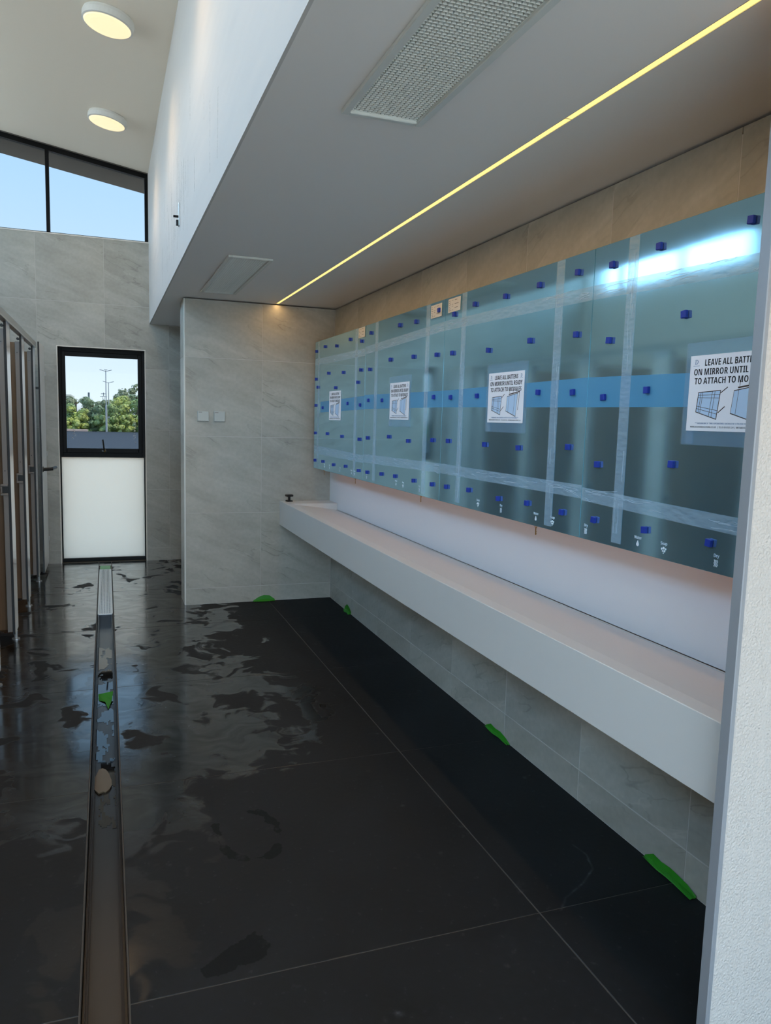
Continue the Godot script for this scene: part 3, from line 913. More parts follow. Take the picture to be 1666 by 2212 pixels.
func build_mirrors() -> void:
	var y0 := 1.108
	var y1 := 2.097
	var edges := [-5.985, -4.722, -3.499, -2.276, -1.270]
	var names := ["blue filmed mirror panel beside the tiled partition", "blue filmed mirror panel, second from the tiled partition", "blue filmed mirror panel, third from the tiled partition", "blue filmed mirror panel running behind the plastered wall end"]
	var vtapes := [[[-5.87, 0.05], [-4.915, 0.05]], [[-4.510, 0.052], [-3.711, 0.05]], [[-3.287, 0.048], [-2.485, 0.052]], [[-2.070, 0.050]]]
	var up := [[1.966, 1.918, 1.957, 1.908], [1.965, 1.915, 1.990, 1.945], [1.990, 1.945, 1.975, 1.928], [1.975, 1.928, 1.940, 1.893]]
	var low := [[1.291, 1.222, 1.270, 1.222], [1.280, 1.226, 1.294, 1.246], [1.294, 1.246, 1.293, 1.246], [1.286, 1.240, 1.262, 1.214]]
	var blue := [[1.630, 1.548, 1.655, 1.568], [1.660, 1.570, 1.654, 1.573], [1.654, 1.573, 1.667, 1.565], [1.667, 1.565, 1.650, 1.560]]
	var icons := [
		[["Soap", -5.66], ["Dry", -5.52], ["Dry", -5.24], ["Water", -4.97], ["Soap", -4.90]],
		[["Dry", -4.64], ["Water", -4.11], ["Soap", -4.00], ["Dry", -3.76]],
		[["Soap", -3.068], ["Dry", -2.854], ["Water", -2.572], ["Soap", -2.454]],
		[["Dry", -2.24], ["Water", -1.96], ["Soap", -1.84], ["Dry", -1.629]],
	]
	for k in 4:
		var z0: float = edges[k] + 0.0015
		var z1: float = edges[k + 1] - 0.0015
		var zc := (z0 + z1) / 2
		var t := thing("mirror_panel", Vector3(XM, y0, zc), names[k], "mirror", "blue filmed mirror panels over the trough")
		var h := y1 - y0
		var a := z0 - zc
		var b := z1 - zc
		put("mirror_glass", span(Vector3(0, 0, a), Vector3(0.006, h, b)), M.mirror_film, t)
		var st := begin()
		add_span(st, Vector3(0.0005, -0.0006, a - 0.0008), Vector3(0.0075, h + 0.0006, a - 0.0001))
		add_span(st, Vector3(0.0005, -0.0006, b + 0.0001), Vector3(0.0075, h + 0.0006, b + 0.0008))
		add_span(st, Vector3(0.0005, -0.0008, a), Vector3(0.0075, -0.0001, b))
		add_span(st, Vector3(0.0005, h + 0.0001, a), Vector3(0.0075, h + 0.0008, b))
		put("glass_edge", done(st), M.mirror_edge, t)
		put("cabinet_carcass", span(Vector3(0.0065, 0.012, a + 0.012), Vector3(XW - XM - 0.001, h - 0.012, b - 0.012)), M.carcass, t)
		for p in PADS[k]:
			var key := "pad"
			if not M.has("pad_mesh"): M["pad_mesh"] = box(Vector3(0.011, 0.021, 0.021), 0.0012)
			var o := put("spacer_pad", M["pad_mesh"], M.pad_blue, t, Vector3(-0.0066, p[1] - y0, p[0] - zc))
			o.rotation.x = rng.randf_range(-0.10, 0.10)
		for v in vtapes[k]:
			st = begin()
			add_span(st, Vector3(-0.0011, 0.012, v[0] - v[1] / 2 - zc), Vector3(-0.0007, h + 0.0, v[0] + v[1] / 2 - zc))
			put("tape_strip", done(st), M.clear_tape, t)
		for band in [[up[k], M.clear_tape, -0.0016, -0.0012], [low[k], M.clear_tape, -0.0016, -0.0012], [blue[k], M.blue_film, -0.0006, -0.0003]]:
			var e: Array = band[0]
			st = begin()
			var o2 := PackedVector2Array([Vector2(a, e[1] - y0), Vector2(b, e[3] - y0), Vector2(b, e[2] - y0), Vector2(a, e[0] - y0)])
			if band[1] == M.blue_film and k == 0: o2[0].x = -0.45; o2[3].x = -0.45
			add_outline(st, o2, band[2], band[3], func(z, y, d): return Vector3(d, y, z))
			put("tape_strip" if band[1] == M.clear_tape else "film_strip", done(st), band[1], t)
		st = begin()
		for e in [up[k], low[k]]:
			for q in 26:
				var f := pow(rng.randf(), 2.2)
				if rng.randf() < 0.5: f = 1.0 - f
				var zq := lerpf(a, b, clampf(f, 0.02, 0.94))
				var yl := lerpf(e[1], e[3], f) - y0
				var yh := lerpf(e[0], e[2], f) - y0
				var yq := lerpf(yl, yh, rng.randf_range(0.08, 0.92))
				var ln := rng.randf_range(0.03, 0.14)
				var p0 := Vector2(zq, yq)
				for n in 4:
					var p1 := p0 + Vector2(ln / 4.0, rng.randf_range(-0.004, 0.004))
					if p1.x < b - 0.005:
						add_box(st, Vector3(-0.0018, (p0.y + p1.y) / 2, (p0.x + p1.x) / 2), Vector3(0.0004, rng.randf_range(0.0006, 0.0016), p0.distance_to(p1)), 0.0, Basis(Vector3.RIGHT, -(p1 - p0).angle()))
					p0 = p1
		for v in vtapes[k]:
			for q in 14:
				var yq := rng.randf_range(0.02, h - 0.1)
				var zq: float = v[0] - zc + rng.randf_range(-0.4, 0.4) * v[1]
				add_box(st, Vector3(-0.0014, yq + 0.03, zq), Vector3(0.0004, rng.randf_range(0.03, 0.12), rng.randf_range(0.0006, 0.0014)), 0.0, Basis(Vector3.RIGHT, rng.randf_range(-0.06, 0.06)))
		put("tape_creases", done(st), M.tape_crease, t).set_meta("kind", "stuff")
		for ic in icons[k]:
			print_icon(t, ic[0], Vector3(-0.0005, 1.148 - y0, ic[1] - zc))
	# a soft light under the cabinets
	var s := thing("cabinet_light", Vector3(1.66, 1.119, -3.6), "thin warm light strip hidden under the mirror cabinets", "light strip")
	put("strip_diffuser", span(Vector3(-0.006, -0.004, -2.3), Vector3(0.006, 0.0005, 2.3)), M.under_glow, s)
	var l := AreaLight3D.new()
	l.name = "cabinet_strip_light"
	l.area_size = Vector2(0.012, 4.6)
	l.light_color = Color(1.0, 0.66, 0.58)
	l.light_energy = 0.06
	l.area_range = 10.0
	l.shadow_enabled = true
	s.add_child(l)
	l.position = Vector3(0, -0.006, 0)
	l.rotation.x = -PI / 2
	# keys hanging under the cabinets
	var kz := [-5.841, -5.027, -3.85, -2.648]
	var kn := ["small brass key hanging under the mirror beside the partition", "small brass key near the first joint between mirrors from the partition", "small brass key under the second mirror from the partition", "small brass key under the third mirror from the partition"]
	for i in 4:
		var kt := thing("key", Vector3(1.62, 1.108, kz[i]), kn[i], "key", "keys hanging under the mirror cabinets", -PI / 2)
		var st := begin()
		add_rod(st, Vector3(0, 0.013, 0), Vector3(0, -0.004, 0), 0.0025, 6)
		for j in 12:
			var a0 := TAU * j / 12
			var a1 := TAU * (j + 1) / 12
			add_rod(st, Vector3(cos(a0) * 0.008, -0.012 + sin(a0) * 0.008, 0), Vector3(cos(a1) * 0.008, -0.012 + sin(a1) * 0.008, 0), 0.0018, 5)
		put("key_bow", done(st), M.brass, kt)
		st = begin()
		add_span(st, Vector3(-0.0025, -0.048, -0.001), Vector3(0.0025, -0.019, 0.001))
		add_span(st, Vector3(0.0025, -0.046, -0.001), Vector3(0.006, -0.041, 0.001))
		add_span(st, Vector3(0.0025, -0.037, -0.001), Vector3(0.0055, -0.033, 0.001))
		put("key_blade", done(st), M.brass, kt)

func build_notices() -> void:
	var zs := [-5.395, -4.092, -2.857, -1.628]
	var ys := [1.598, 1.612, 1.609, 1.600]
	var names := ["paper notice on the mirror beside the tiled partition", "paper notice on the second mirror from the tiled partition", "paper notice on the third mirror from the tiled partition", "paper notice partly hidden by the plastered wall end"]
	for k in 4:
		var t := thing("paper_notice", Vector3(XM - 0.0022, ys[k], zs[k]), names[k], "notice", "paper notices taped to the mirrors", -PI / 2)
		t.rotation.x = 0.0
		if k > 0: put("plastic_sleeve", span(Vector3(-0.172, -0.145, -0.0005), Vector3(0.172, 0.142, -0.0002)), M.plastic_sleeve, t)
		put("sheet", span(Vector3(-0.152, -0.105, 0.0), Vector3(0.152, 0.105, 0.0005)), M.paper, t)
		if k > 0: put("tape_tab", span(Vector3(-0.155, -0.142, 0.0), Vector3(-0.125, -0.07, 0.0003)), M.plastic_sleeve, t)
		var z := 0.0007
		text_part("lettering", "LEAVE ALL BATTENS", 0.0170, 0.196, M.ink, t, Vector3(0.002, 0.0835, z), false, true)
		text_part("lettering", "ON MIRROR UNTIL READY", 0.0170, 0.272, M.ink, t, Vector3(0.0, 0.0585, z), false, true)
		text_part("lettering", "TO ATTACH TO MODULES", 0.0170, 0.262, M.ink, t, Vector3(0.0, 0.0335, z), false, true)
		for s in [-1, 1]:
			text_part("logo", "D", 0.013, 0.0, M.ink_blue, t, Vector3(s * 0.128, 0.087, z), true)
			put("logo_line", span(Vector3(s * 0.128 - 0.012, 0.076, z - 0.0001), Vector3(s * 0.128 + 0.012, 0.077, z + 0.0001)), M.ink_blue, t)
		text_part("small_print", "** MINIMUM OF TWO OPERATIVES SHOULD BE UTILISED FOR ASSEMBLY **", 0.0042, 0.235, M.ink_blue, t, Vector3(0, -0.0835, z), false, false, 24)
		text_part("small_print", "WWW.DOLPHINSOLUTIONS.CO.UK  |  TEL 01424 202 224  |  INFO@DOLPHINSOLUTIONS.CO.UK", 0.0045, 0.272, M.ink, t, Vector3(0, -0.0935, z), false, false, 24)
		# drawing of a mirror wrapped in battens
		var st := begin()
		var o := [Vector2(-0.112, 0.002), Vector2(-0.030, 0.006), Vector2(-0.040, -0.072), Vector2(-0.118, -0.052)]
		add_outline(st, PackedVector2Array(o), z - 0.0002, z - 0.0001, func(x, y, d): return Vector3(x, y, d))
		put("diagram_fill", done(st), M.diagram_blue, t)
		st = begin()
		for i in 4: bar2(st, o[i], o[(i + 1) % 4], 0.0022, z)
		for f in [0.12, 0.20, 0.64, 0.76]: bar2(st, o[0].lerp(o[1], f), o[3].lerp(o[2], f), 0.0012, z)
		for f in [0.14, 0.26, 0.70, 0.82]: bar2(st, o[0].lerp(o[3], f), o[1].lerp(o[2], f), 0.0012, z)
		bar2(st, Vector2(-0.028, 0.0), Vector2(-0.006, 0.014), 0.0025, z)
		bar2(st, Vector2(-0.034, -0.054), Vector2(-0.012, -0.038), 0.0025, z)
		put("diagram", done(st), M.ink_brown, t)
		# drawing of a mirror on its rail
		st = begin()
		o = [Vector2(0.018, 0.004), Vector2(0.104, 0.016), Vector2(0.092, -0.078), Vector2(0.010, -0.056)]
		add_outline(st, PackedVector2Array(o), z - 0.0002, z - 0.0001, func(x, y, d): return Vector3(x, y, d))
		put("diagram_fill", done(st), M.diagram_blue, t)
		st = begin()
		bar2(st, o[0], o[1], 0.0022, z)
		bar2(st, o[3], o[2], 0.0024, z)
		bar2(st, o[0], o[3], 0.0010, z)
		bar2(st, o[1], o[2], 0.0012, z)
		bar2(st, Vector2(0.034, 0.006), Vector2(0.027, -0.060), 0.0010, z)
		bar2(st, Vector2(0.082, 0.012), Vector2(0.072, -0.073), 0.0010, z)
		bar2(st, Vector2(0.032, 0.012), Vector2(0.118, 0.022), 0.0042, z)
		bar2(st, Vector2(0.118, 0.022), Vector2(0.108, -0.052), 0.0024, z)
		for q in [0.036, 0.066, 0.094]:
			bar2(st, Vector2(q, 0.016 + (q - 0.036) * 0.1), Vector2(q + 0.001, 0.026 + (q - 0.036) * 0.1), 0.0014, z)
			bar2(st, Vector2(q + 0.001, 0.026 + (q - 0.036) * 0.1), Vector2(q + 0.008, 0.029 + (q - 0.036) * 0.1), 0.0014, z)
		put("diagram", done(st), M.ink_brown, t)
	# delivery labels at the top of the mirrors
	var lz := [[-4.805, 2.062, "white delivery label at the top of the first mirror from the partition"], [-3.607, 2.053, "white delivery label under a blue pad at the top of the second mirror"], [-3.395, 2.057, "white delivery label at the top corner of the third mirror from the partition"]]
	for i in 3:
		var t := thing("delivery_label", Vector3(XM - 0.0022, lz[i][1], lz[i][0]), lz[i][2], "label", "delivery labels on the mirrors", -PI / 2)
		put("sheet", span(Vector3(-0.068, -0.032, 0.0), Vector3(0.068, 0.032, 0.0004)), M.label_paper, t)
		var st := begin()
		for r in 6:
			var y := 0.022 - 0.009 * r
			bar2(st, Vector2(-0.058, y), Vector2(-0.048 + 0.004 * (r % 3), y), 0.0018, 0.0005)
			if r % 2 == 0: bar2(st, Vector2(0.004, y), Vector2(0.030 + 0.008 * (r % 3), y), 0.0018, 0.0005)
			if r % 3 != 1: bar2(st, Vector2(-0.028, y), Vector2(-0.012, y), 0.0012, 0.0005)
		put("printed_lines", done(st), M.ink, t)

# ---------------------------------------------------------------- cubicles
func build_cubicles() -> void:
	var zs := [-3.482, -4.410, -5.338, -6.266, -7.194]
	var words := ["toilet cubicle front, farthest from the tall window", "toilet cubicle front with white pilaster, fourth from the tall window", "toilet cubicle front with white pilaster, third from the tall window", "toilet cubicle front with white pilaster, second from the tall window", "toilet cubicle next to the tall window, its white door with a black lever handle"]
	for i in zs.size():
		var zn: float = zs[i]
		var t := thing("toilet_cubicle", Vector3(XC, 0.0, zn), words[i], "cubicle", "toilet cubicles in a row")
		# pilaster: white faces on a black core
		put("pilaster", span(Vector3(-0.0125, 0.06, -0.190), Vector3(0.0, 2.045, -0.0015)), M.laminate, t)
		var st := begin()
		add_span(st, Vector3(-0.0130, 0.06, -0.0015), Vector3(0.0004, 2.045, 0.0115), 0.0008)
		add_span(st, Vector3(-0.0130, 0.06, -0.1915), Vector3(0.0004, 2.045, -0.190), 0.0004)
		put("pilaster_edge", done(st), M.black, t)
		st = begin()
		add_rod(st, Vector3(-0.007, 0.0, -0.095), Vector3(-0.007, 0.06, -0.095), 0.012, 10)
		add_rod(st, Vector3(-0.007, 0.0, -0.095), Vector3(-0.007, 0.008, -0.095), 0.025, 12)
		put("foot", done(st), M.aluminium, t)
		# stop profile with the lock keep on the latch side
		var stop := put("door_stop", span(Vector3(-0.044, 0.075, -0.030), Vector3(-0.0132, 2.0, 0.006), 0.002), M.stop_grey, t)
		put("bumper", rod(Vector3(-0.022, 2.018, 0.004), Vector3(-0.022, 2.018, 0.024), 0.010, 10), M.black_plastic, stop)
		for y in [1.92, 1.12]:
			put("screw", rod(Vector3(-0.030, y, 0.005), Vector3(-0.030, y, 0.0075), 0.003, 8), M.dark_steel, stop)
		st = begin()
		add_span(st, Vector3(-0.058, 1.022, -0.01), Vector3(-0.014, 1.036, 0.022), 0.003)
		add_span(st, Vector3(-0.058, 0.964, -0.01), Vector3(-0.014, 0.978, 0.022), 0.003)
		add_span(st, Vector3(-0.058, 0.978, -0.01), Vector3(-0.048, 1.022, 0.022), 0.003)
		put("lock_keep", done(st), M.stop_grey, stop)
		put("keep_recess", span(Vector3(-0.048, 0.978, 0.002), Vector3(-0.014, 1.022, 0.010)), M.black_plastic, stop)
		put("divider_panel", span(Vector3(XL - XC + 0.02, 0.068, -0.100), Vector3(-0.030, 2.0, -0.087)), M.wood, t)
		if i == zs.size() - 1:
			# door in front of its opening
			var d := put("door", span(Vector3(0.022, 0.05, -0.795), Vector3(0.0345, 2.10, -0.226)), M.laminate, t)
			put("door_edge", span(Vector3(0.0215, 0.05, -0.226), Vector3(0.035, 2.10, -0.212), 0.001), M.black, d)
			st = begin()
			add_rod(st, Vector3(0.034, 0.98, -0.30), Vector3(0.040, 0.98, -0.30), 0.026, 16)
			add_rod(st, Vector3(0.040, 0.98, -0.30), Vector3(0.120, 0.985, -0.30), 0.015, 12)
			add_rod(st, Vector3(0.106, 0.985, -0.295), Vector3(0.135, 0.990, -0.40), 0.015, 12)
			put("lever_handle", done(st), M.black_plastic, d)
			for y in [1.85, 1.10, 0.28]:
				put("hinge_cap", rod(Vector3(0.036, y - 0.02, -0.775), Vector3(0.036, y + 0.02, -0.775), 0.009, 10), M.aluminium, d)
			put("latch_bar", span(Vector3(-0.02, 1.69, -0.28), Vector3(0.02, 1.71, -0.24)), M.black_plastic, d)
		else:
			# door folded in against the divider on its hinge side
			var d := put("door", span(Vector3(-0.70, 0.075, -0.212), Vector3(-0.02, 2.0, -0.199)), M.wood, t)
			put("indicator_lock", span(Vector3(-0.66, 0.97, -0.228), Vector3(-0.60, 1.03, -0.212), 0.004), M.aluminium, d)
	var r := thing("cubicle_headrail", Vector3(XC, 2.045, -5.4), "pale aluminium headrail along the tops of the cubicles", "rail")
	put("rail_profile", span(Vector3(-0.030, 0.001, -2.0), Vector3(0.012, 0.052, 2.2), 0.004), M.aluminium, r)
	put("rail_lip", span(Vector3(0.0125, -0.004, -2.0), Vector3(0.016, 0.006, 2.2), 0.001), M.switch_white, r)

# ---------------------------------------------------------------- drain and small things
func scrap(called: String, at: Vector3, label: String, along: Vector3, outward: Vector3, length: float, up_h: Array, out_w: Array, m: Material) -> void:
	var t := thing(called, at, label, "tape")
	var st := begin()
	var n := up_h.size()
	for i in n - 1:
		var pr := []
		for k in [i, i + 1]:
			var f := float(k) / (n - 1) - 0.5
			var b := along * (f * length)
			pr.append([b + Vector3(0, up_h[k], 0) + outward * 0.004, b + Vector3(0, up_h[k] * 0.35, 0) + outward * 0.007, b + outward * (0.012 + 0.3 * out_w[k]) + Vector3(0, 0.006, 0), b + outward * out_w[k] + Vector3(0, 0.003, 0)])
		for j in 3:
			var below := -Vector3.UP * 0.2 - outward * 0.2
			quad(st, pr[0][j], pr[1][j], pr[1][j + 1], pr[0][j + 1], pr[0][j] + below)
			var off := (Vector3.UP + outward).normalized() * -0.0012
			quad(st, pr[0][j] + off, pr[1][j] + off, pr[1][j + 1] + off, pr[0][j + 1] + off, pr[0][j] - below)
	put("tape_sheet", done(st), m, t)

func build_drain() -> void:
	var t := thing("floor_drain", Vector3(-0.025, 0.0, -3.4), "long stainless steel floor drain channel, its lid mostly off", "drain")
	var hw := (DX1 - DX0) / 2
	var za := -7.92 + 3.4
	var zb := ZB + 3.4
	for s in [-1, 1]:
		var st := begin()
		add_span(st, Vector3(s * (hw - 0.002), -0.10, za), Vector3(s * hw, 0.0008, zb))
		add_span(st, Vector3(s * (hw - 0.011), -0.10, za), Vector3(s * (hw - 0.009), -0.002, zb))
		add_span(st, Vector3(s * (hw - 0.017), -0.022, za), Vector3(s * (hw - 0.009), -0.020, zb))
		put("channel_rail", done(st), M.dark_steel, t)
	put("channel_bed", span(Vector3(-hw, -0.104, za), Vector3(hw, -0.062, zb)), M.brushed_steel, t)
	# water lying in the channel: thin blobs
	var fn := noise(9.0, 3, 61)
	var st2 := begin()
	var cells := 160
	for i in cells:
		for j in 14:
			var z := lerpf(-5.3, -2.9, (i + 0.5) / cells)
			var x := -0.044 + 0.088 * (j + 0.5) / 14.0
			if fn.get_noise_2d(x * 1.4, z * 0.5) + (0.12 if z < -4.0 else -0.05) > 0.0:
				add_box(st2, Vector3(x, -0.0612, z + 3.4), Vector3(0.088 / 14.0, 0.0016, 2.4 / cells))
	var wtr := put("water_film", done(st2), M.water, t)
	wtr.set_meta("kind", "stuff")
	# lid
	var lid := thing("drain_lid", Vector3(-0.025, 0.0, -6.85), "perforated steel drain lid near the tall window", "drain lid")
	st2 = begin()
	var z0 := -0.88
	var z1 := 0.88
	var cw := hw - 0.011
	for i in 9:
		var x := -cw + 2 * cw * i / 8.0
		add_span(st2, Vector3(x - (0.006 if i % 8 == 0 else 0.003), -0.003, z0), Vector3(x + (0.006 if i % 8 == 0 else 0.003), 0.001, z1))
	var rows := 92
	for i in rows + 1:
		var z := lerpf(z0, z1, float(i) / rows)
		add_span(st2, Vector3(-cw, -0.003, z - (0.02 if i % rows == 0 else 0.0035)), Vector3(cw, 0.0008, z + (0.02 if i % rows == 0 else 0.0035)))
	put("lid_plate", done(st2), M.steel, lid)
	st2 = begin()
	add_span(st2, Vector3(-cw, -0.02, z0), Vector3(-cw + 0.002, -0.003, z1))
	add_span(st2, Vector3(cw - 0.002, -0.02, z0), Vector3(cw, -0.003, z1))
	put("lid_flange", done(st2), M.steel, lid)
	var g := thing("tape_patch", Vector3(-0.025, 0.0, -7.82), "pale green tape patch closing the drain end by the tall window", "tape")
	put("tape_sheet", span(Vector3(-0.048, -0.001, -0.085), Vector3(0.048, 0.002, 0.085)), M.mint_tape, g)
	# crumpled tape and mud in the channel
	var c := thing("tape_scrap", Vector3(-0.022, -0.06, -4.27), "crumpled green tape scrap lying in the drain channel", "tape")
	st2 = begin()
	var pts := [Vector3(-0.04, 0.012, -0.09), Vector3(0.038, 0.030, -0.07), Vector3(0.030, 0.010, 0.02), Vector3(0.012, 0.004, 0.13), Vector3(-0.004, 0.006, 0.02), Vector3(-0.036, 0.002, -0.02)]
	for f in [[0, 1, 2], [0, 2, 4], [0, 4, 5], [4, 2, 3]]:
		tri(st2, pts[f[0]], pts[f[1]], pts[f[2]], Vector3(0, -1, 0))
		var dn := Vector3(0, -0.0012, 0)
		tri(st2, pts[f[0]] + dn, pts[f[1]] + dn, pts[f[2]] + dn, Vector3(0, 1, 0))
	put("tape_sheet", done(st2), M.green_tape, c)
	var md := thing("mud_cake", Vector3(-0.036, -0.061, -3.30), "brown mud cake lying in the drain channel", "mud")
	st2 = begin()
	var mo := PackedVector2Array()
	for i in 16: mo.append(Vector2(0.036 * cos(TAU * i / 16), 0.115 * sin(TAU * i / 16)) * (1.0 + 0.10 * sin(i * 1.2) + 0.06 * sin(i * 2.9)))
	add_outline(st2, mo, 0.0, 0.006, func(x, y, d): return Vector3(x, d, y))
	put("mud_layer", done(st2), M.mud, md)

func build_small() -> void:
	build_drain()
	scrap("tape_scrap", Vector3(1.20, 0.0, ZP), "dark green tape scrap at the foot of the tiled partition", Vector3.RIGHT, Vector3.BACK, 0.18, [0.006, 0.035, 0.050, 0.046, 0.012], [0.02, 0.03, 0.035, 0.03, 0.02], M.green_tape)
	scrap("tape_scrap", Vector3(XW, 0.0, -5.58), "small green tape scrap in the corner under the trough, by the partition", Vector3.BACK, Vector3.LEFT, 0.16, [0.03, 0.06, 0.05, 0.02], [0.012, 0.03, 0.02, 0.03], M.green_tape)
	scrap("tape_scrap", Vector3(XW, 0.0, -3.13), "bright green tape scrap on the floor edge under the third mirror", Vector3.BACK, Vector3.LEFT, 0.24, [0.008, 0.032, 0.026, 0.030, 0.022, 0.006], [0.012, 0.018, 0.020, 0.015, 0.018, 0.02], M.green_tape)
	scrap("tape_scrap", Vector3(XW, 0.0, -1.92), "long bright green tape scrap on the floor edge beside the plastered wall end", Vector3.BACK, Vector3.LEFT, 0.25, [0.010, 0.036, 0.030, 0.034, 0.030, 0.024, 0.010], [0.012, 0.018, 0.022, 0.020, 0.022, 0.026, 0.03], M.green_tape)
	# switch plates
	for i in 2:
		var x := 0.713 if i == 0 else 0.838
		var s := thing("switch_plate", Vector3(x, 1.495, ZP), "square grey-white switch plate nearer the free edge of the partition" if i == 0 else "square grey-white switch plate nearer the mirrors", "switch", "switch plates on the partition")
		put("back_box", span(Vector3(-0.045, -0.042, 0.0), Vector3(0.045, 0.042, 0.008), 0.002), M.switch_grey, s)
		put("rocker", span(Vector3(-0.042, -0.039, 0.008), Vector3(0.042, 0.039, 0.014), 0.003), M.switch_grey, s)
		put("indicator_slot", span(Vector3(-0.036, 0.028, 0.0138), Vector3(-0.010, 0.033, 0.0145)), M.stop_grey, s)
	# metal catch on the bulkhead
	var b := thing("metal_catch", Vector3(XB, 2.66, -4.78), "small chrome catch fixed to the white bulkhead", "catch")
	put("catch_plate", span(Vector3(-0.006, -0.065, -0.022), Vector3(0.0, 0.065, 0.022), 0.002), M.steel, b)
	put("catch_pin", rod(Vector3(-0.006, -0.01, 0.0), Vector3(-0.035, -0.01, 0.0), 0.007, 8), M.dark_steel, b)
	put("catch_hook", span(Vector3(-0.02, -0.062, -0.008), Vector3(-0.006, -0.03, 0.008), 0.002), M.dark_steel, b)

# ---------------------------------------------------------------- outside
func add_leaves(st: SurfaceTool, c: Vector3, r: Vector3, count: int, size: float, tones: Array) -> void:
	for i in count:
		var d := Vector3(rng.randfn(), rng.randfn(), rng.randfn()).normalized()
		var q := c + Vector3(d.x * r.x, d.y * r.y, d.z * r.z) * rng.randf_range(0.55, 1.0)
		var u := Vector3(rng.randfn(), rng.randfn(), rng.randfn()).normalized()
		var v := u.cross(d + Vector3(0.01, 0.3, 0)).normalized()
		u = v.cross(d).normalized() * size * rng.randf_range(0.6, 1.2)
		v = v * size * rng.randf_range(0.6, 1.2)
		var tone: Color = tones[rng.randi() % tones.size()]
		st.set_color(tone * rng.randf_range(0.8, 1.15))
		tri(st, q - u, q + v, q + u * 0.9 - v * 0.4, q - d)
		tri(st, q - u, q + u, q - v, q - d)

func tree(called: String, at: Vector3, h: float, clumps: Array, tones: Array, label: String, group: String, leaf := 0.55, per := 130) -> void:
	var t := thing(called, at, label, "tree", group)
	put("trunk", rod(Vector3.ZERO, Vector3(0, h * 0.75, 0), h * 0.022, 7), M.bark, t)
	var st := begin()
	for c in clumps:
		add_leaves(st, c[0], c[1], per, leaf, tones)
	var o := put("foliage", done(st), M.leaf, t)
	o.set_meta("kind", "stuff")

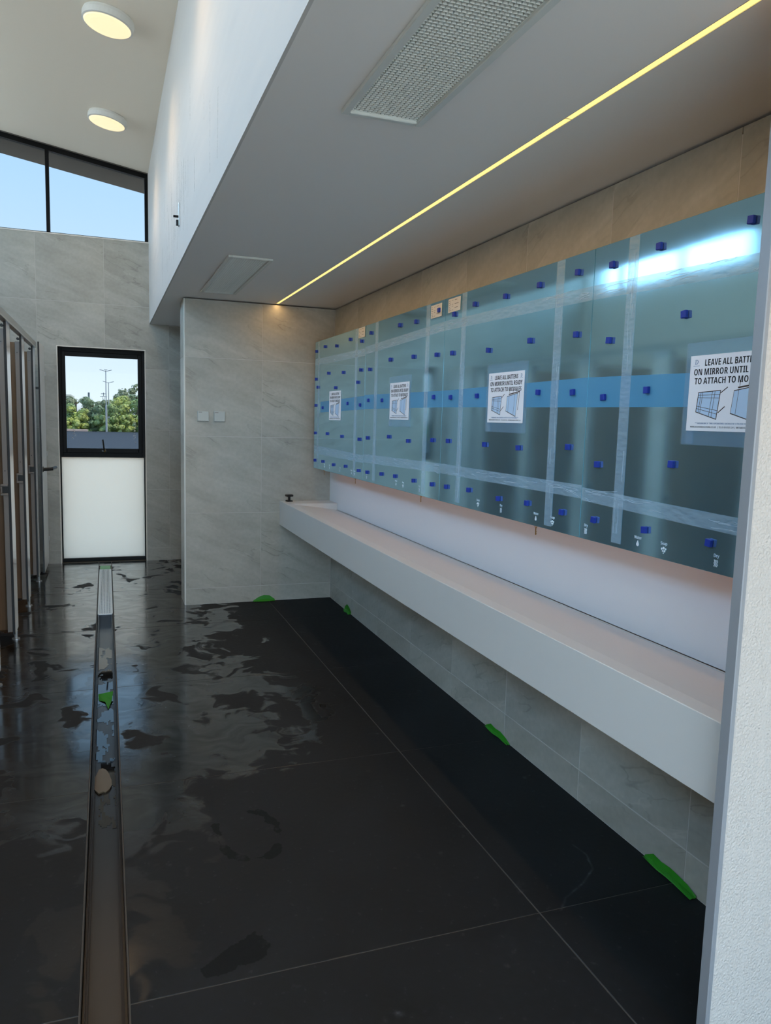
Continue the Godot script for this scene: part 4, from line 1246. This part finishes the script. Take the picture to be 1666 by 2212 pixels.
func build_outside() -> void:
	var gy := -1.0
	var g := structure("ground_terrace", span(Vector3(-40, -0.6, -30), Vector3(40, -0.26, 60)), M.paving, "unseen paved terrace round the building, kept pale to bounce sunlight indoors")  # out of view; pale paving chosen to bounce sunlight into the room
	structure("ground_car_park", span(Vector3(-120, -2.0, -109), Vector3(120, gy, -30)), M.tarmac, "dark blue-grey tarmac car park beyond the window")
	structure("ground_field", span(Vector3(-300, -2.4, -420), Vector3(300, gy - 0.1, -109)), M.grass_ground, "ground under the trees")
	var kb := thing("kerb", Vector3(-6.2, gy, -108), "pale pink kerb along the car park edge", "kerb")
	put("kerb_stone", span(Vector3(-12, 0, -0.2), Vector3(4.0, 0.28, 0.2), 0.03), M.kerb, kb)
	var pink := [lin(0.181, 0.271, 0.036), lin(0.109, 0.200, 0.036), lin(0.236, 0.326, 0.045)]
	var dark := [lin(0.054, 0.109, 0.036), lin(0.090, 0.154, 0.045), lin(0.045, 0.081, 0.033)]
	var lime := [lin(0.471, 0.471, 0.027), lin(0.344, 0.380, 0.036), lin(0.217, 0.290, 0.036)]
	var olive := [lin(0.128, 0.145, 0.054), lin(0.164, 0.181, 0.064), lin(0.090, 0.117, 0.045)]
	# a hedge of trees behind the car park, seen through the tall window
	var near := [
		[-6.6, -110.5, 2.6, lime, "low yellow-green shrub at the car park edge, beside the pink kerb"],
		[-5.0, -112.5, 4.0, pink, "rounded light green tree left of the yellow shrub beyond the car park"],
		[-3.4, -111.0, 3.3, lime, "bright yellow-green shrub in front of the hedge beyond the car park"],
		[-1.6, -111.5, 4.6, dark, "rounded dark green tree next to the bright yellow shrub"],
		[0.6, -112.0, 3.8, pink, "light green shrub at the foot of the lamp posts"],
		[2.2, -112.5, 5.0, lime, "yellow-green tree behind the lamp posts"],
		[4.2, -111.5, 4.8, pink, "broad mid green tree beside the lamp posts"],
		[6.2, -112.0, 6.6, pink, "tall mid green tree beyond the car park, beside the open crowned tree"],
		[8.2, -111.0, 5.4, dark, "dark green tree at the end of the hedge beyond the car park"],
		[-4.4, -109.9, 1.9, lime, "low yellow-green bush between the yellow shrubs at the kerb"],
		[-0.6, -110.0, 2.2, pink, "low green bush at the foot of the dark rounded tree"],
		[2.6, -110.0, 2.4, lime, "low yellow-green bush beside the taller lamp post"],
		[5.4, -110.0, 2.4, pink, "low green bush under the tall mid green tree"],
		[-8.6, -112.0, 4.4, dark, "dark green tree at the hedge end near the blue fascia building"],
	]
	for n in near:
		var cl := []
		var h: float = n[2]
		for i in 12:
			cl.append([Vector3(rng.randf_range(-0.95, 0.95), h * (0.10 + 0.80 * i / 11.0), rng.randf_range(-0.5, 0.9)), Vector3(0.75, 0.55, 0.6) * (0.35 + h * 0.16)])
		tree("broadleaf_tree", Vector3(n[0], gy - 0.1, n[1]), h, cl, n[3], n[4], "trees beyond the car park", 0.16, 170)
	var back := [[-7.0, -124.0, 5.6, olive, "olive green tree rising behind the hedge near the blue fascia building"], [-4.2, -126.0, 5.4, olive, "olive green tree rising behind the yellow shrub"], [-1.0, -128.0, 5.2, olive, "olive green tree rising behind the lamp posts"], [3.0, -130.0, 6.0, dark, "dark green tree rising behind the lamp posts"], [6.6, -128.0, 6.6, dark, "dark green tree rising behind the open crowned tree"], [-10.0, -126.0, 5.0, dark, "dark tree behind the hedge end"], [9.6, -126.0, 6.4, pink, "mid green tree behind the hedge end"]]
	for n in back:
		var cl := []
		var h: float = n[2]
		for i in 12:
			cl.append([Vector3(rng.randf_range(-1.7, 1.7), h * rng.randf_range(0.2, 0.88), rng.randf_range(-0.8, 0.8)), Vector3(0.8, 0.5, 0.6) * h * 0.24])
		tree("hedge_tree", Vector3(n[0], gy - 0.1, n[1]), h, cl, n[3], n[4], "trees behind the hedge", 0.2, 170)
	# tree with an open crown
	var open_clumps := [[Vector3(-1.9, 5.6, 0), Vector3(0.9, 0.8, 0.6)], [Vector3(-2.6, 4.9, 0), Vector3(0.8, 0.6, 0.6)], [Vector3(-1.4, 4.8, 0.2), Vector3(0.8, 0.6, 0.6)], [Vector3(0.3, 6.5, 0), Vector3(1.1, 0.6, 0.7)], [Vector3(1.4, 6.1, 0), Vector3(1.1, 0.7, 0.7)], [Vector3(2.2, 5.5, 0), Vector3(0.8, 0.6, 0.6)], [Vector3(-0.6, 5.9, 0), Vector3(0.7, 0.5, 0.5)], [Vector3(0.9, 4.2, 0), Vector3(1.4, 0.7, 0.7)]]
	tree("open_crowned_tree", Vector3(4.4, gy - 0.1, -121.0), 6.8, open_clumps, olive, "tall dark tree with an open crown standing above the hedge", "", 0.2, 110)
	# lamp posts
	for p in [[0.1, -108.6, 8.0, 0.0], [0.45, -119.0, 6.9, 0.3]]:
		var t := thing("lamp_post", Vector3(p[0], gy, p[1]), "tall pale lamp post with three lamp heads at the car park edge" if p[3] == 0.0 else "shorter pale lamp post with two lamp heads behind the taller one", "lamp post")
		var h: float = p[2]
		var st := begin()
		add_lathe(st, [Vector2(0, 0), Vector2(0.14, 0), Vector2(0.13, h * 0.42), Vector2(0.07, h * 0.45), Vector2(0.055, h), Vector2(0, h)], 10)
		put("pole", done(st), M.galvanised, t)
		for a in ([-1, 0, 1] if p[3] == 0.0 else [-1, 1]):
			st = begin()
			add_rod(st, Vector3(0, h - 0.1, 0), Vector3(a * 0.35, h + 0.02, 0.1 if a == 0 else 0.0), 0.03, 6)
			put("arm", done(st), M.far_steel, t)
			st = begin()
			add_box(st, Vector3(a * 0.55, h + 0.07 if a != 0 else h + 0.12, 0), Vector3(0.42, 0.07, 0.16), 0.02, Basis(Vector3(0, 0, 1), a * 0.25))
			put("lamp_head", done(st), M.far_steel, t)
	# far things
	var bl := thing("shop_building", Vector3(-9.7, gy, -158), "long pale building with a blue fascia behind the trees", "building")
	put("wall", span(Vector3(-9, 0, -8), Vector3(3.6, 5.3, 8)), M.far_wall_grey, bl)
	put("fascia", span(Vector3(-9, 4.2, 8), Vector3(2.8, 5.0, 8.2)), M.far_blue, bl)
	put("roof_edge", span(Vector3(-9.2, 5.3, -8.2), Vector3(3.9, 5.6, 8.2)), M.paint, bl)
	var ch := thing("chimney_stack", Vector3(-4.3, gy, -230), "slim dark chimney stack far behind the trees", "chimney")
	put("stack", rod(Vector3.ZERO, Vector3(0, 8.0, 0), 0.27, 10), M.far_steel, ch)
	var py := thing("power_pylon", Vector3(-0.6, gy, -300), "faint steel pylon on the horizon behind the trees", "pylon")
	py.scale = Vector3(0.45, 0.72, 0.45)
	var ps := begin()
	for s in [[-1, -1], [-1, 1], [1, -1], [1, 1]]:
		add_rod(ps, Vector3(s[0] * 1.6, 0, s[1] * 1.6), Vector3(s[0] * 0.5, 12.0, s[1] * 0.5), 0.12, 5)
	for y in [3.0, 6.0, 9.0]:
		var r := lerpf(1.6, 0.5, y / 12.0)
		add_rod(ps, Vector3(-r, y, r), Vector3(r, y + 2.0, r), 0.09, 5)
		add_rod(ps, Vector3(r, y, r), Vector3(-r, y + 2.0, r), 0.09, 5)
	put("mast", done(ps), M.far_steel, py)
	ps = begin()
	add_rod(ps, Vector3(-2.6, 11.6, 0), Vector3(2.6, 11.6, 0), 0.14, 5)
	add_rod(ps, Vector3(-2.0, 13.0, 0), Vector3(2.0, 13.0, 0), 0.14, 5)
	add_rod(ps, Vector3(0, 12, 0), Vector3(0, 13.6, 0), 0.3, 5)
	put("cross_arm", done(ps), M.far_steel, py)

# ---------------------------------------------------------------- scene
func _ready() -> void:
	rng.seed = 7
	var cam := Camera3D.new()
	cam.name = "camera"
	add_child(cam)
	cam.position = Vector3(0.0, 1.5, 0.0)
	cam.rotation = Vector3(-0.1192, -0.3523, 0.0275)
	cam.fov = rad_to_deg(2.0 * atan(1106.0 / 1648.97))
	cam.near = 0.02
	cam.far = 1000.0
	cam.current = true
	var sky_m := ProceduralSkyMaterial.new()
	sky_m.sky_top_color = Color(0.585, 0.80, 0.975)
	sky_m.sky_horizon_color = Color(0.90, 0.965, 1.0)
	sky_m.sky_curve = 0.16
	sky_m.ground_bottom_color = Color(0.5, 0.5, 0.48)
	sky_m.ground_horizon_color = Color(0.8, 0.85, 0.88)
	sky_m.sun_angle_max = 1.0
	sky_m.sky_energy_multiplier = 2.6
	var sky := Sky.new()
	sky.sky_material = sky_m
	var env := Environment.new()
	env.background_mode = Environment.BG_SKY
	env.sky = sky
	env.tonemap_mode = Environment.TONE_MAPPER_LINEAR
	env.tonemap_exposure = 0.93
	env.sdfgi_enabled = true
	env.ssao_enabled = true
	env.ssil_enabled = true
	var we := WorldEnvironment.new()
	we.name = "environment"
	we.environment = env
	add_child(we)
	var sun := DirectionalLight3D.new()
	sun.name = "sun"
	sun.light_color = Color(1.0, 0.95, 0.86)
	sun.light_energy = 5.8
	sun.light_angular_distance = 0.6
	sun.shadow_enabled = true
	add_child(sun)
	sun.look_at_from_position(Vector3.ZERO, Vector3(-0.50, -0.80, -0.30), Vector3.UP)
	make_materials()
	build_floor()
	build_walls()
	build_ceilings()
	build_windows()
	build_lamps()
	build_trough()
	build_mirrors()
	build_cubicles()
	build_grilles()
	build_notices()
	build_small()
	build_outside()
